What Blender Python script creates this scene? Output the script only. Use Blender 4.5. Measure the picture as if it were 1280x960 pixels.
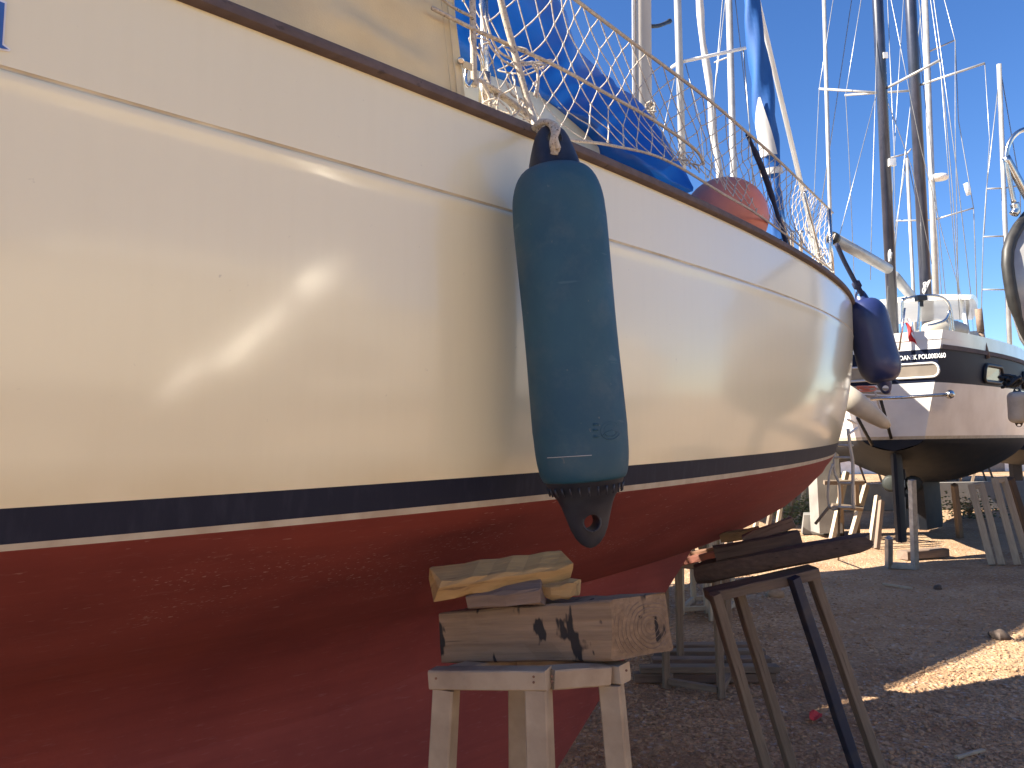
import bpy, bmesh, math, random
import numpy as np
from mathutils import Vector, Matrix, noise as mnoise
random.seed(7)
S = bpy.context.scene
for o in list(bpy.data.objects): bpy.data.objects.remove(o)

# ------------------------------------------------------------------ camera
FPX = 960.0; EYE = 1.7; PITCH = math.radians(4.8); ROLL = math.radians(1.0)
FW = np.array([0, math.cos(PITCH), math.sin(PITCH)])
UP0 = np.array([0, -math.sin(PITCH), math.cos(PITCH)]); RT0 = np.array([1.0, 0, 0])
RT = RT0*math.cos(ROLL) - UP0*math.sin(ROLL); UP = UP0*math.cos(ROLL) + RT0*math.sin(ROLL)
CAM = np.array([0, 0, EYE])
cd = bpy.data.cameras.new('camera'); cam = bpy.data.objects.new('camera', cd); S.collection.objects.link(cam)
cd.sensor_width = 36; cd.lens = 36*FPX/1280; cd.clip_start = .05; cd.clip_end = 2000
cam.matrix_world = Matrix(((RT[0], UP[0], -FW[0], 0), (RT[1], UP[1], -FW[1], 0), (RT[2], UP[2], -FW[2], EYE), (0, 0, 0, 1)))
S.camera = cam

# ------------------------------------------------------------------ sky, sun, exposure
SUN_EL = math.radians(38); SUN_DIR = (-.996, -.09)      # horizontal direction towards the sun
w = bpy.data.worlds.new('World'); S.world = w; w.use_nodes = True
nt = w.node_tree; bg = nt.nodes['Background']
sky = nt.nodes.new('ShaderNodeTexSky'); sky.sky_type = 'NISHITA'; sky.sun_disc = False
sky.sun_elevation = SUN_EL
sky.sun_rotation = math.atan2(SUN_DIR[0], SUN_DIR[1])
sky.altitude = 0; sky.air_density = 1.0; sky.dust_density = 0.0; sky.ozone_density = 6.0
hs = nt.nodes.new('ShaderNodeHueSaturation'); hs.inputs['Saturation'].default_value = 1.14; hs.inputs['Hue'].default_value = .508
nt.links.new(sky.outputs[0], hs.inputs['Color']); nt.links.new(hs.outputs[0], bg.inputs[0]); bg.inputs[1].default_value = 0.056
sl = bpy.data.lights.new('sun', 'SUN'); sl.energy = 5.0; sl.angle = math.radians(.53); sl.color = (1, .91, .77)
sun = bpy.data.objects.new('sun', sl); S.collection.objects.link(sun); sun.location = (-20, -2, 20)
sd = Vector((SUN_DIR[0]*math.cos(SUN_EL), SUN_DIR[1]*math.cos(SUN_EL), math.sin(SUN_EL)))
sun.rotation_euler = sd.to_track_quat('Z', 'Y').to_euler()
S.view_settings.view_transform = 'Standard'; S.view_settings.look = 'None'
S.view_settings.exposure = 1.86; S.view_settings.gamma = 1
S.cycles.max_bounces = 8; S.cycles.diffuse_bounces = 5; S.cycles.sample_clamp_indirect = 8
S.cycles.use_denoising = True

# ------------------------------------------------------------------ geometry helpers
def ray(x, y): return FW + RT*(x-640)/FPX - UP*(y-480)/FPX
def at(x, y, d):
    """point of the place seen at photo pixel (x, y), d metres ahead of the camera"""
    return Vector(CAM + d*ray(x, y))
def atz(x, y, z):
    r = ray(x, y); t = (z-EYE)/r[2]; return Vector(CAM + t*r)
TT = np.array([.766, .643, 0]); TT /= np.linalg.norm(TT); NN = np.array([-TT[1], TT[0], 0]); CLN = 2.85
def W(u, v, z): return Vector(u*TT + (CLN-v)*NN + np.array([0, 0, z]))
T3 = Vector(TT); N3 = Vector(NN); ZU = Vector((0, 0, 1))

def wloc(p):
    v = Vector((0, 0, 0))
    while p is not None: v = v + p.location; p = p.parent
    return v
def link(o, parent=None):
    S.collection.objects.link(o)
    if parent is not None: o.parent = parent
def thing(name, label, cat, loc=(0, 0, 0), group=None):
    o = bpy.data.objects.new(name, None); o.empty_display_size = .1; link(o); o.location = loc
    return tag(o, label, cat, group)
def tag(o, label, cat, group=None, kind=None):
    if label: o['label'] = label
    if cat: o['category'] = cat
    if group: o['group'] = group
    if kind: o['kind'] = kind
    return o
def obj(name, geo, mat, parent=None, smooth=False, angle=None, center=False):
    """one mesh object from (verts, faces) in world coordinates"""
    vs, fs = geo
    off = wloc(parent) if parent is not None else Vector((0, 0, 0))
    loc = Vector((0, 0, 0))
    if center and len(vs):
        a = np.array([tuple(v) for v in vs]); c = a.mean(0); loc = Vector((c[0], c[1], a[:, 2].min())) - off
    me = bpy.data.meshes.new(name); me.from_pydata([tuple(Vector(v)-off-loc) for v in vs], [], fs); me.update()
    if smooth or angle:
        me.polygons.foreach_set('use_smooth', [True]*len(me.polygons))
    if mat is not None: me.materials.append(mat)
    o = bpy.data.objects.new(name, me); o.location = loc; link(o, parent)
    if angle: me.set_sharp_from_angle(angle=math.radians(angle))
    return o
def join(*geos):
    V, F = [], []
    for vs, fs in geos:
        n = len(V); V.extend(vs); F.extend([tuple(i+n for i in f) for f in fs])
    return V, F
def frame(d):
    d = Vector(d).normalized(); a = ZU if abs(d.z) < .95 else Vector((1, 0, 0))
    x = d.cross(a).normalized(); return x, x.cross(d).normalized(), d
def tube(pts, r, seg=8, cap=True):
    pts = [Vector(p) for p in pts]; n = len(pts); V, F = [], []
    rs = r if isinstance(r, (list, tuple)) else [r]*n
    px, py, _ = frame(pts[1]-pts[0])
    for i, p in enumerate(pts):
        d = (pts[min(i+1, n-1)]-pts[max(i-1, 0)]).normalized()
        px = (px - d*px.dot(d)).normalized(); py = d.cross(px)
        for k in range(seg):
            a = 2*math.pi*k/seg; V.append(p + (px*math.cos(a)+py*math.sin(a))*rs[i])
    for i in range(n-1):
        for k in range(seg):
            k2 = (k+1) % seg; F.append((i*seg+k, i*seg+k2, (i+1)*seg+k2, (i+1)*seg+k))
    if cap: F += [tuple(range(seg-1, -1, -1)), tuple((n-1)*seg+k for k in range(seg))]
    return V, F
def spline(pts, n=8):
    P = [Vector(p) for p in pts]; P = [P[0]*2-P[1]] + P + [P[-1]*2-P[-2]]; out = []
    for i in range(1, len(P)-2):
        for k in range(n):
            t = k/n; a, b, c, d = P[i-1:i+3]
            out.append(.5*((2*b)+(c-a)*t+(2*a-5*b+4*c-d)*t*t+(3*b-a-3*c+d)*t**3))
    out.append(P[-2]); return out
def box(c, s, R=None):
    c = Vector(c); V = []
    for x in (-.5, .5):
        for y in (-.5, .5):
            for z in (-.5, .5):
                p = Vector((x*s[0], y*s[1], z*s[2])); V.append(c + (R @ p if R is not None else p))
    return V, [(0, 1, 3, 2), (4, 6, 7, 5), (0, 4, 5, 1), (2, 3, 7, 6), (0, 2, 6, 4), (1, 5, 7, 3)]
def loft(rings, closed=True, capa=True, capb=True):
    n = len(rings[0]); V = [Vector(p) for r in rings for p in r]; F = []
    for i in range(len(rings)-1):
        for k in range(n if closed else n-1):
            k2 = (k+1) % n; F.append((i*n+k, i*n+k2, (i+1)*n+k2, (i+1)*n+k))
    if closed and capa: F.append(tuple(range(n-1, -1, -1)))
    if closed and capb: F.append(tuple((len(rings)-1)*n+k for k in range(n)))
    return V, F
def grid(fn, nu, nv):
    V = [Vector(fn(i/nu, j/nv)) for i in range(nu+1) for j in range(nv+1)]
    F = [(i*(nv+1)+j, (i+1)*(nv+1)+j, (i+1)*(nv+1)+j+1, i*(nv+1)+j+1) for i in range(nu) for j in range(nv)]
    return V, F
def lathe(prof, a, b, seg=32):
    """profile [(t along a->b, radius)] revolved about the axis a->b"""
    a, b = Vector(a), Vector(b); x, y, d = frame(b-a); L = (b-a).length
    rings = [[a+d*(t*L)+(x*math.cos(2*math.pi*k/seg)+y*math.sin(2*math.pi*k/seg))*r for k in range(seg)] for t, r in prof]
    return loft(rings)
def timber(name, p0, p1, w, h, mat, parent=None, up=ZU, ch=.006, wob=.0, segs=1, ends=0.0, seed=0):
    """sawn timber from p0 to p1 as an object whose own X axis runs along the grain"""
    rnd = random.Random(seed+hash(name) % 1000 if seed else 5)
    p0, p1 = Vector(p0), Vector(p1); d = (p1-p0); L = d.length; d.normalize()
    y = Vector(up).cross(d).normalized(); z = d.cross(y)
    R = Matrix((d, y, z)).transposed()
    rings = []
    for i in range(segs+1):
        x = L*i/segs; a, b = w/2, h/2
        base = [(a-ch, b), (a, b-ch), (a, -b+ch), (a-ch, -b), (-a+ch, -b), (-a, -b+ch), (-a, b-ch), (-a+ch, b)]
        ring = []
        for (yy, zz) in base:
            j = wob
            xx = x + (rnd.uniform(-1, 1)*ends if i in (0, segs) else 0)
            ring.append(Vector((xx, yy+rnd.uniform(-j, j), zz+rnd.uniform(-j, j))))
        rings.append(ring)
    vs, fs = loft(rings)
    me = bpy.data.meshes.new(name); me.from_pydata([tuple(v) for v in vs], [], fs); me.update(); me.materials.append(mat)
    bm = bmesh.new(); bm.from_mesh(me); bmesh.ops.recalc_face_normals(bm, faces=bm.faces); bm.to_mesh(me); bm.free()
    o = bpy.data.objects.new(name, me); o.location = p0 - (wloc(parent) if parent is not None else Vector((0, 0, 0)))
    o.rotation_euler = R.to_euler(); link(o, parent); return o
def fixn(o):
    bm = bmesh.new(); bm.from_mesh(o.data); bmesh.ops.recalc_face_normals(bm, faces=bm.faces); bm.to_mesh(o.data); bm.free(); return o

# ------------------------------------------------------------------ materials
def nodes(name):
    m = bpy.data.materials.new(name); m.use_nodes = True; n = m.node_tree.nodes; l = m.node_tree.links
    return m, n, l, n['Principled BSDF']
def nz(n, l, vec, scale, detail=6, rough=.55, sc=(1, 1, 1)):
    mp = n.new('ShaderNodeMapping'); mp.inputs['Scale'].default_value = sc; l.new(vec, mp.inputs[0])
    t = n.new('ShaderNodeTexNoise'); t.inputs['Scale'].default_value = scale; t.inputs['Detail'].default_value = detail
    t.inputs['Roughness'].default_value = rough; l.new(mp.outputs[0], t.inputs['Vector']); return t.outputs['Fac']
def ramp(n, l, fac, lo, hi):
    r = n.new('ShaderNodeMapRange'); r.inputs[1].default_value = lo; r.inputs[2].default_value = hi; r.clamp = True
    l.new(fac, r.inputs[0]); return r.outputs[0]
def mix(n, l, fac, a, b):
    m = n.new('ShaderNodeMix'); m.data_type = 'RGBA'
    if isinstance(fac, float): m.inputs[0].default_value = fac
    else: l.new(fac, m.inputs[0])
    for s, v in ((m.inputs[6], a), (m.inputs[7], b)):
        if isinstance(v, tuple): s.default_value = (*v, 1)
        else: l.new(v, s)
    return m.outputs[2]
def bump(n, l, p, h, strength, dist=.01):
    b = n.new('ShaderNodeBump'); b.inputs['Strength'].default_value = strength; b.inputs['Distance'].default_value = dist
    l.new(h, b.inputs['Height']); l.new(b.outputs[0], p.inputs['Normal']); return b
def oc(n): return n.new('ShaderNodeTexCoord').outputs['Object']
def mul(n, l, a, b):
    m = n.new('ShaderNodeMath'); m.operation = 'MULTIPLY'; l.new(a, m.inputs[0])
    if isinstance(b, float): m.inputs[1].default_value = b
    else: l.new(b, m.inputs[1])
    return m.outputs[0]
def simple(name, c1, c2=None, scale=6., rough=.55, metal=0., bmp=0., bs=60., sc=(1, 1, 1), coat=0., lo=.35, hi=.65, trans=0., spec=.5):
    # trans = share of light let through thin cloth
    m, n, l, p = nodes(name); v = oc(n)
    c2 = c2 or tuple(x*.7 for x in c1)
    f = ramp(n, l, nz(n, l, v, scale, sc=sc), lo, hi); l.new(mix(n, l, f, c1, c2), p.inputs['Base Color'])
    p.inputs['Roughness'].default_value = rough; p.inputs['Metallic'].default_value = metal; p.inputs['Coat Weight'].default_value = coat
    p.inputs['Coat Roughness'].default_value = .1; p.inputs['Specular IOR Level'].default_value = spec
    if bmp: bump(n, l, p, nz(n, l, v, bs, sc=sc), bmp, .004)
    if trans:
        t = n.new('ShaderNodeBsdfTranslucent'); l.new(p.inputs['Base Color'].links[0].from_socket, t.inputs[0])
        ms = n.new('ShaderNodeMixShader'); ms.inputs[0].default_value = trans; l.new(p.outputs[0], ms.inputs[1]); l.new(t.outputs[0], ms.inputs[2])
        l.new(ms.outputs[0], n['Material Output'].inputs['Surface'])
    return m
def xyz(n, l, v):
    s = n.new('ShaderNodeSeparateXYZ'); l.new(v, s.inputs[0]); return s.outputs

def gelcoat(name, base, stain, zstain=None, coat=.75, rough=.35):
    m, n, l, p = nodes(name); v = oc(n)
    st = ramp(n, l, nz(n, l, v, 5, 5, sc=(7, 7, .5)), .45, .8)             # faint run-down streaks
    bl = ramp(n, l, nz(n, l, v, 1.7, 4), .4, .75)
    c = mix(n, l, mul(n, l, st, .13), base, stain); c = mix(n, l, mul(n, l, bl, .14), c, stain)
    if zstain:
        z = xyz(n, l, v)[2]; zr = ramp(n, l, z, zstain[1], zstain[0])
        q = ramp(n, l, nz(n, l, v, 4, 6, sc=(1, 1, 1)), .2, .8)
        c = mix(n, l, mul(n, l, mul(n, l, zr, q), .45), c, (.50, .36, .15))
    sp = ramp(n, l, nz(n, l, v, 55, 3), .73, .80)
    c = mix(n, l, mul(n, l, sp, .35), c, (.30, .24, .17))
    l.new(c, p.inputs['Base Color']); p.inputs['Roughness'].default_value = rough
    p.inputs['Coat Weight'].default_value = coat; p.inputs['Coat Roughness'].default_value = .11
    bump(n, l, p, nz(n, l, v, 3.5, 3), .06, .02)
    return m
def wood(name, c1, c2, dark, knots=.5, rough=.8, spots=0., g=1.0):
    m, n, l, p = nodes(name); v = oc(n)
    g1 = nz(n, l, v, 8*g, 8, .6, sc=(.6, 9, 9)); g2 = nz(n, l, v, 3*g, 4, .6, sc=(.5, 2, 2))
    c = mix(n, l, ramp(n, l, g1, .3, .7), c1, c2)
    c = mix(n, l, mul(n, l, ramp(n, l, g2, .45, .75), knots), c, dark)
    cr = ramp(n, l, nz(n, l, v, 10*g, 3, .5, sc=(.35, 6, 6)), .66, .7); c = mix(n, l, mul(n, l, cr, .75), c, dark)
    if spots:
        s = ramp(n, l, nz(n, l, v, 9, 3, .6, sc=(2.2, .8, .8)), .575, .615); c = mix(n, l, mul(n, l, s, spots), c, (.008, .008, .01))
    l.new(c, p.inputs['Base Color']); p.inputs['Roughness'].default_value = rough
    bump(n, l, p, g1, .5, .006); return m
def antifoul():
    m, n, l, p = nodes('antifouling_red'); v = oc(n); z = xyz(n, l, v)[2]
    c = mix(n, l, ramp(n, l, nz(n, l, v, 2.2, 6), .35, .7), (.26, .058, .050), (.19, .040, .038))
    zm = ramp(n, l, z, 1.22, 1.30); zt = ramp(n, l, z, 1.53, 1.44)
    big = ramp(n, l, nz(n, l, v, 2.6, 2), .5, .62)
    fl = ramp(n, l, nz(n, l, v, 70, 3, .5, sc=(1, 1, 2.2)), .63, .69)
    k = mul(n, l, mul(n, l, fl, big), mul(n, l, zm, zt)); c = mix(n, l, mul(n, l, k, .55), c, (.55, .42, .39))
    sc_ = ramp(n, l, nz(n, l, v, 24, 2, .5, sc=(1, 1, 6)), .70, .73); c = mix(n, l, mul(n, l, mul(n, l, sc_, zm), .3), c, (.62, .50, .46))
    pt = ramp(n, l, nz(n, l, v, 1.1, 3), .48, .56); c = mix(n, l, mul(n, l, pt, .35), c, (.33, .07, .05))
    rl = ramp(n, l, nz(n, l, v, 6, 3, sc=(.25, .25, 5)), .45, .7); c = mix(n, l, mul(n, l, rl, .25), c, (.15, .028, .028))
    du = ramp(n, l, nz(n, l, v, 30, 5, sc=(.5, .5, 3)), .6, .85); c = mix(n, l, mul(n, l, du, .2), c, (.50, .34, .32))
    l.new(c, p.inputs['Base Color']); p.inputs['Roughness'].default_value = .78; p.inputs['Specular IOR Level'].default_value = .3
    bump(n, l, p, nz(n, l, v, 90, 4), .12, .003); return m
def rope_mat(name, c1, c2, fleck, ang=180.):
    m, n, l, p = nodes(name); v = oc(n)
    c = mix(n, l, ramp(n, l, nz(n, l, v, 120, 3), .4, .6), c1, c2)
    f = ramp(n, l, nz(n, l, v, 150, 2), .64, .67); c = mix(n, l, mul(n, l, f, .8), c, fleck)
    l.new(c, p.inputs['Base Color']); p.inputs['Roughness'].default_value = .9
    bump(n, l, p, nz(n, l, v, 300, 2), .6, .002); return m
def gravel():
    m, n, l, p = nodes('gravel'); v = oc(n)
    vo = n.new('ShaderNodeTexVoronoi'); vo.inputs['Scale'].default_value = 42; l.new(v, vo.inputs['Vector'])
    v2 = n.new('ShaderNodeTexVoronoi'); v2.inputs['Scale'].default_value = 16; l.new(v, v2.inputs['Vector'])
    h = n.new('ShaderNodeSeparateColor'); l.new(vo.outputs['Color'], h.inputs[0])
    c = mix(n, l, h.outputs[0], (.26, .155, .082), (.54, .355, .205))
    c = mix(n, l, ramp(n, l, nz(n, l, v, 1.3, 6), .42, .62), c, (.29, .165, .085))
    c = mix(n, l, mul(n, l, ramp(n, l, nz(n, l, v, .35, 4), .45, .65), .5), c, (.38, .26, .155))
    pb = ramp(n, l, h.outputs[1], .93, .95); c = mix(n, l, mul(n, l, pb, .5), c, (.50, .46, .42))
    l.new(c, p.inputs['Base Color']); p.inputs['Roughness'].default_value = .95
    a = n.new('ShaderNodeMath'); a.operation = 'ADD'; l.new(vo.outputs['Distance'], a.inputs[0]); l.new(v2.outputs['Distance'], a.inputs[1])
    b = n.new('ShaderNodeMath'); b.operation = 'ADD'; l.new(a.outputs[0], b.inputs[0]); l.new(nz(n, l, v, 9, 8), b.inputs[1])
    bump(n, l, p, b.outputs[0], .8, .02); return m

def vinyl():
    m, n, l, p = nodes('faded_blue_vinyl'); v = oc(n)
    c = mix(n, l, ramp(n, l, nz(n, l, v, 4, 6), .35, .65), (.011, .062, .105), (.024, .086, .122))
    c = mix(n, l, mul(n, l, ramp(n, l, nz(n, l, v, 9, 8, .7), .5, .72), .5), c, (.075, .115, .135))
    c = mix(n, l, mul(n, l, ramp(n, l, nz(n, l, v, 2.4, 5), .5, .7), .45), c, (.060, .062, .055))
    sc = ramp(n, l, nz(n, l, v, 22, 2, .4, sc=(.4, .4, 2.6)), .70, .735); c = mix(n, l, mul(n, l, sc, .18), c, (.16, .22, .24))
    sp = ramp(n, l, nz(n, l, v, 80, 2), .72, .76); c = mix(n, l, mul(n, l, sp, .4), c, (.18, .18, .16))
    l.new(c, p.inputs['Base Color']); p.inputs['Specular IOR Level'].default_value = .4
    rg = ramp(n, l, nz(n, l, v, 7, 5), .2, .8); rr = n.new('ShaderNodeMapRange'); rr.inputs[3].default_value = .42; rr.inputs[4].default_value = .72; l.new(rg, rr.inputs[0]); l.new(rr.outputs[0], p.inputs['Roughness'])
    bump(n, l, p, nz(n, l, v, 30, 6), .15, .004); return m
MT = dict(
    cream=gelcoat('cream_gelcoat', (.82, .745, .495), (.70, .61, .37), (1.63, 1.70)),
    navy_stripe=simple('navy_boot_stripe', (.006, .009, .024), (.022, .026, .045), 6, .55, sc=(6, 6, 1.5), coat=.0, lo=.5, hi=.9, spec=.22),
    white_stripe=simple('white_stripe', (.46, .40, .29), (.36, .29, .20), 14, .5),
    red=antifoul(),
    teak=wood('weathered_teak', (.15, .105, .09), (.10, .07, .06), (.05, .035, .03), g=.6),
    deck=simple('deck_white', (.74, .70, .62), (.62, .58, .5), 3, .5, bmp=.1),
    canvas=simple('cream_canvas', (.74, .63, .40), (.60, .50, .31), 2.6, .85, bmp=.25, bs=240, trans=.22),
    tarp=simple('blue_tarpaulin', (.002, .105, .42), (.002, .075, .33), 2.5, .45, bmp=.3, bs=14, trans=.12),
    net=rope_mat('net_cord', (.60, .54, .46), (.42, .36, .30), (.22, .17, .14)),
    rope=rope_mat('beige_rope', (.52, .46, .37), (.40, .34, .27), (.03, .025, .03)),
    navy_rope=simple('navy_rope', (.012, .016, .045), (.02, .03, .07), 90, .9, bmp=.5, bs=200),
    steel=simple('stainless_steel', (.62, .62, .61), (.45, .44, .43), 20, .22, 1.0),
    galv=simple('galvanised_steel', (.42, .43, .43), (.30, .30, .30), 14, .5, .6),
    alu=simple('mast_aluminium', (.44, .44, .43), (.33, .33, .325), 3, .45, .35),
    cream_mast=simple('cream_mast_paint', (.60, .54, .44), (.45, .40, .32), 5, .5, sc=(1, 1, .2)),
    white_paint=simple('white_paint', (.80, .80, .78), (.66, .66, .64), 3, .4, coat=.3),
    navy_mast=simple('navy_mast_paint', (.014, .020, .040), (.03, .035, .06), 4, .35, coat=.4),
    wire=simple('rigging_wire', (.36, .37, .38), (.26, .27, .28), 10, .4, .6),
    fender=vinyl(),
    fender_cap=simple('black_vinyl', (.010, .012, .022), (.030, .034, .045), 16, .5, bmp=.1, bs=60),
    navy_fender=simple('navy_vinyl', (.012, .022, .085), (.02, .03, .11), 9, .4, coat=.2),
    buoy=simple('faded_pink_vinyl', (.66, .21, .13), (.58, .17, .105), 5, .5, bmp=.05),
    blue_sail=simple('blue_sail_cover', (.003, .085, .31), (.003, .055, .22), 5, .7, sc=(1, 1, .25), bmp=.3, bs=12),
    white_sail=simple('white_sailcloth', (.52, .51, .49), (.42, .41, .40), 6, .75, sc=(1, 1, .3), bmp=.3, bs=20),
    stand_cream=simple('cream_painted_stand', (.40, .315, .215), (.24, .175, .115), 7, .75, bmp=.25, bs=40, lo=.4, hi=.7),
    beam=wood('weathered_beam', (.28, .195, .122), (.155, .105, .066), (.05, .033, .022), spots=.97, g=.8),
    pine=wood('split_pine', (.52, .335, .13), (.37, .23, .09), (.12, .065, .03), g=1.2),
    oldwood=wood('old_brown_wood', (.24, .17, .125), (.16, .11, .08), (.06, .04, .03)),
    darklog=wood('dark_driftwood', (.11, .078, .06), (.06, .042, .034), (.02, .015, .013)),
    greywood=wood('grey_stand_wood', (.23, .175, .125), (.15, .11, .08), (.06, .045, .035)),
    palewood=wood('pale_stand_wood', (.48, .41, .31), (.35, .29, .21), (.16, .125, .09)),
    navy_leg=simple('navy_painted_leg', (.02, .026, .05), (.07, .06, .055), 9, .6, lo=.5, hi=.8),
    gravel=gravel(),
    stone=simple('pebble', (.46, .30, .175), (.25, .15, .085), 9, .9),
    white_hull=simple('white_gelcoat', (.72, .71, .68), (.60, .58, .55), 2.5, .3, coat=.5),
    navy_hull=simple('navy_gelcoat', (.007, .011, .028), (.012, .016, .034), 3, .5, coat=.0, spec=.12),
    black_bottom=simple('dark_antifouling', (.010, .014, .022), (.022, .023, .028), 4, .6, spec=.15),
    glass=simple('smoked_window', (.05, .048, .045), (.09, .085, .075), 3, .12, coat=.5),
    beige_glass=simple('tan_window', (.20, .17, .14), (.26, .22, .18), 3, .2, coat=.5),
    flag_red=simple('flag_red', (.62, .03, .03), (.5, .02, .02), 20, .8),
    flag_white=simple('flag_white', (.8, .8, .8), (.7, .7, .7), 20, .8),
    letter_white=simple('letter_white', (.8, .8, .8), (.75, .75, .75), 20, .5),
    letter_blue=simple('letter_blue', (.03, .10, .34), (.04, .12, .36), 20, .4),
    grey_hull=simple('grey_gelcoat', (.36, .35, .33), (.27, .26, .25), 4, .25, coat=.6),
    rubber=simple('black_rubber', (.015, .014, .013), (.03, .028, .025), 12, .5),
    concrete=simple('concrete', (.24, .225, .20), (.17, .155, .14), 2.5, .9, bmp=.3),
    green=simple('dusty_leaf', (.07, .10, .035), (.10, .11, .05), 6, .7),
    cream_plastic=simple('cream_plastic', (.50, .45, .36), (.40, .35, .28), 6, .45),
    redwood=simple('red_stained_wood', (.26, .08, .05), (.16, .06, .04), 9, .8),
    silver=simple('glint_reflector', (.92, .88, .80), (.86, .82, .74), 3, .33, 1.0),
    orange=simple('rust_brown', (.22, .11, .06), (.14, .07, .04), 9, .8),
)

# ------------------------------------------------------------------ the ground
def ground():
    R = 260
    xs = [-R, -60, -20] + list(np.linspace(-6, 14, 81)) + [20, 60, R]
    ys = [-R, -60, -20] + list(np.linspace(-4, 16, 81)) + [22, 60, R]
    V = []
    for x in xs:
        for y in ys:
            z = (mnoise.noise(Vector((x*.9, y*.9, 0)))*.02 + mnoise.noise(Vector((x*3, y*3, 5)))*.007) if abs(x-4) < 10 and abs(y-6) < 10 else 0
            V.append((x, y, z-.012))
    n = len(ys); F = [(i*n+j, (i+1)*n+j, (i+1)*n+j+1, i*n+j+1) for i in range(len(xs)-1) for j in range(n-1)]
    o = obj('ground', (V, F), MT['gravel'], smooth=True); o['kind'] = 'structure'
ground()
def pebbles():
    rnd = random.Random(3); V, F = [], []
    ico = [(-.53, .85, 0), (.53, .85, 0), (-.53, -.85, 0), (.53, -.85, 0), (0, -.53, .85), (0, .53, .85), (0, -.53, -.85), (0, .53, -.85), (.85, 0, -.53), (.85, 0, .53), (-.85, 0, -.53), (-.85, 0, .53)]
    fc = [(0, 11, 5), (0, 5, 1), (0, 1, 7), (0, 7, 10), (0, 10, 11), (1, 5, 9), (5, 11, 4), (11, 10, 2), (10, 7, 6), (7, 1, 8), (3, 9, 4), (3, 4, 2), (3, 2, 6), (3, 6, 8), (3, 8, 9), (4, 9, 5), (2, 4, 11), (6, 2, 10), (8, 6, 7), (9, 8, 1)]
    for _ in range(20000):
        d = 3.3*(3.1**rnd.random()); x = d*rnd.uniform(.05, .72); y = d
        r = rnd.choice([.005, .005, .006, .007, .009, .011, .016]) * rnd.uniform(.8, 1.25); a = rnd.uniform(0, 6.28)
        sx, sy, sz = r*rnd.uniform(.7, 1.5), r*rnd.uniform(.7, 1.2), r*rnd.uniform(.4, .8)
        z = mnoise.noise(Vector((x*.9, y*.9, 0)))*.02 + mnoise.noise(Vector((x*3, y*3, 5)))*.007 - .012
        n = len(V); ca, sa = math.cos(a), math.sin(a)
        for p in ico:
            px, py, pz = p[0]*sx*rnd.uniform(.8, 1.2), p[1]*sy*rnd.uniform(.8, 1.2), p[2]*sz
            V.append((x+px*ca-py*sa, y+px*sa+py*ca, z+sz*.3+pz))
        F += [(a_+n, b_+n, c_+n) for a_, b_, c_ in fc]
    o = obj('loose_pebbles', (V, F), MT['stone']); tag(o, 'loose brown and grey pebbles strewn over the gravel yard', 'gravel', kind='stuff')
pebbles()

# ------------------------------------------------------------------ the big cream sailing yacht
UC = .3
PROF = np.array([(-4.2, 1.5), (-3.5, 1.3), (-2, 1.02), (0, .935), (1.5, .94), (2.8, .998), (3.2, 1.03), (3.69, 1.077), (4.04, 1.123), (4.36, 1.181), (4.73, 1.262), (4.99, 1.35), (5.31, 1.486), (5.42, 1.6)])
def Zb(u): return float(np.interp(u, PROF[:, 0], PROF[:, 1]))
def cl(u): return max(u, -1.0)*1.0
def Zsh(u): return float(np.polyval([-0.000804, 0.016099, -0.046891, 2.562444], u)) if u > -.6 else float(np.polyval([-0.000804, 0.016099, -0.046891, 2.562444], -.6)) + (-.6-u)*.02
def Zwb(u): return 1.5495+.0047*u+.0022*u*u if u > 0 else 1.5495
def Zgr(u): return float(np.polyval([-0.001234, 0.018086, -0.041141, 2.335849], max(u, -.6)))
def Zbt(u): return 1.616484+.012643*max(u, 0)+.001151*max(u, 0)**2
def Zbb(u): return 1.557807+.010994*max(u, 0)+.00102*max(u, 0)**2 + .0015
def aft(u): return min(max((UC-u)/4.5, 0), 1)**2*.42
def ue(s): return 5.42+.38*(1-(1-s)**2.2)
def Btop(w_, s, u): return (1.375+.035*(1-(1-s)**3))*max(1-w_*w_, 0)**.9-aft(u)
def Bs(u):
    w_ = min(max((u-UC)/(5.8-UC), 0), 1); return 1.41*(1-w_*w_)**.9-aft(u)
def hpt(c, zf, off=0.0):
    """column c: negative = aft of midships (metres), 0..1 = fraction towards the stem"""
    if c < 0: u = UC+c
    else:
        u = UC+c*(5.6-UC)
        for _ in range(4):
            s = min(max((zf(u)-Zwb(u))/(Zsh(u)-Zwb(u)), 0), 1); u = UC+c*(ue(s)-UC)
    z = zf(u); s = min(max((z-Zwb(u))/(Zsh(u)-Zwb(u)), 0), 1)
    return u, max(Btop(max(c, 0), s, u)+off, 0.0), z
COLS = list(np.linspace(-4.4, -.3, 14)) + [math.sin(t*math.pi/2) for t in np.linspace(0, 1, 76)]
def hull_strip(name, rows, mat, parent):
    geos = []
    for sgn in (1, -1):
        rr = [[W(u, sgn*v, z) for (u, v, z) in (hpt(c, zf, of) for c in COLS)] for zf, of in rows]
        if sgn < 0: rr = [r[::-1] for r in rr]
        geos.append(loft(rr, closed=False))
    return obj(name, join(*geos), mat, parent, smooth=True)
def lerpz(f, g, t): return lambda u: f(u)*(1-t)+g(u)*t
yacht = thing('sailing_yacht', 'large cream sailing yacht with red underbody and navy boot stripe, propped on timber stands', 'sailboat', W(0, 0, 0))
gz = lambda d: (lambda u: Zgr(u)+d)
up_rows = [(lambda u, t=t: Zsh(u)*(1-t)+(Zgr(u)+.003)*t, 0) for t in (0, .15, .3, .45, .6, .75, .88, 1)]
gr_rows = [(gz(.003), 0), (gz(.0010), -.0030), (gz(-.0030), -.0035), (gz(-.0052), .001)]
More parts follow.
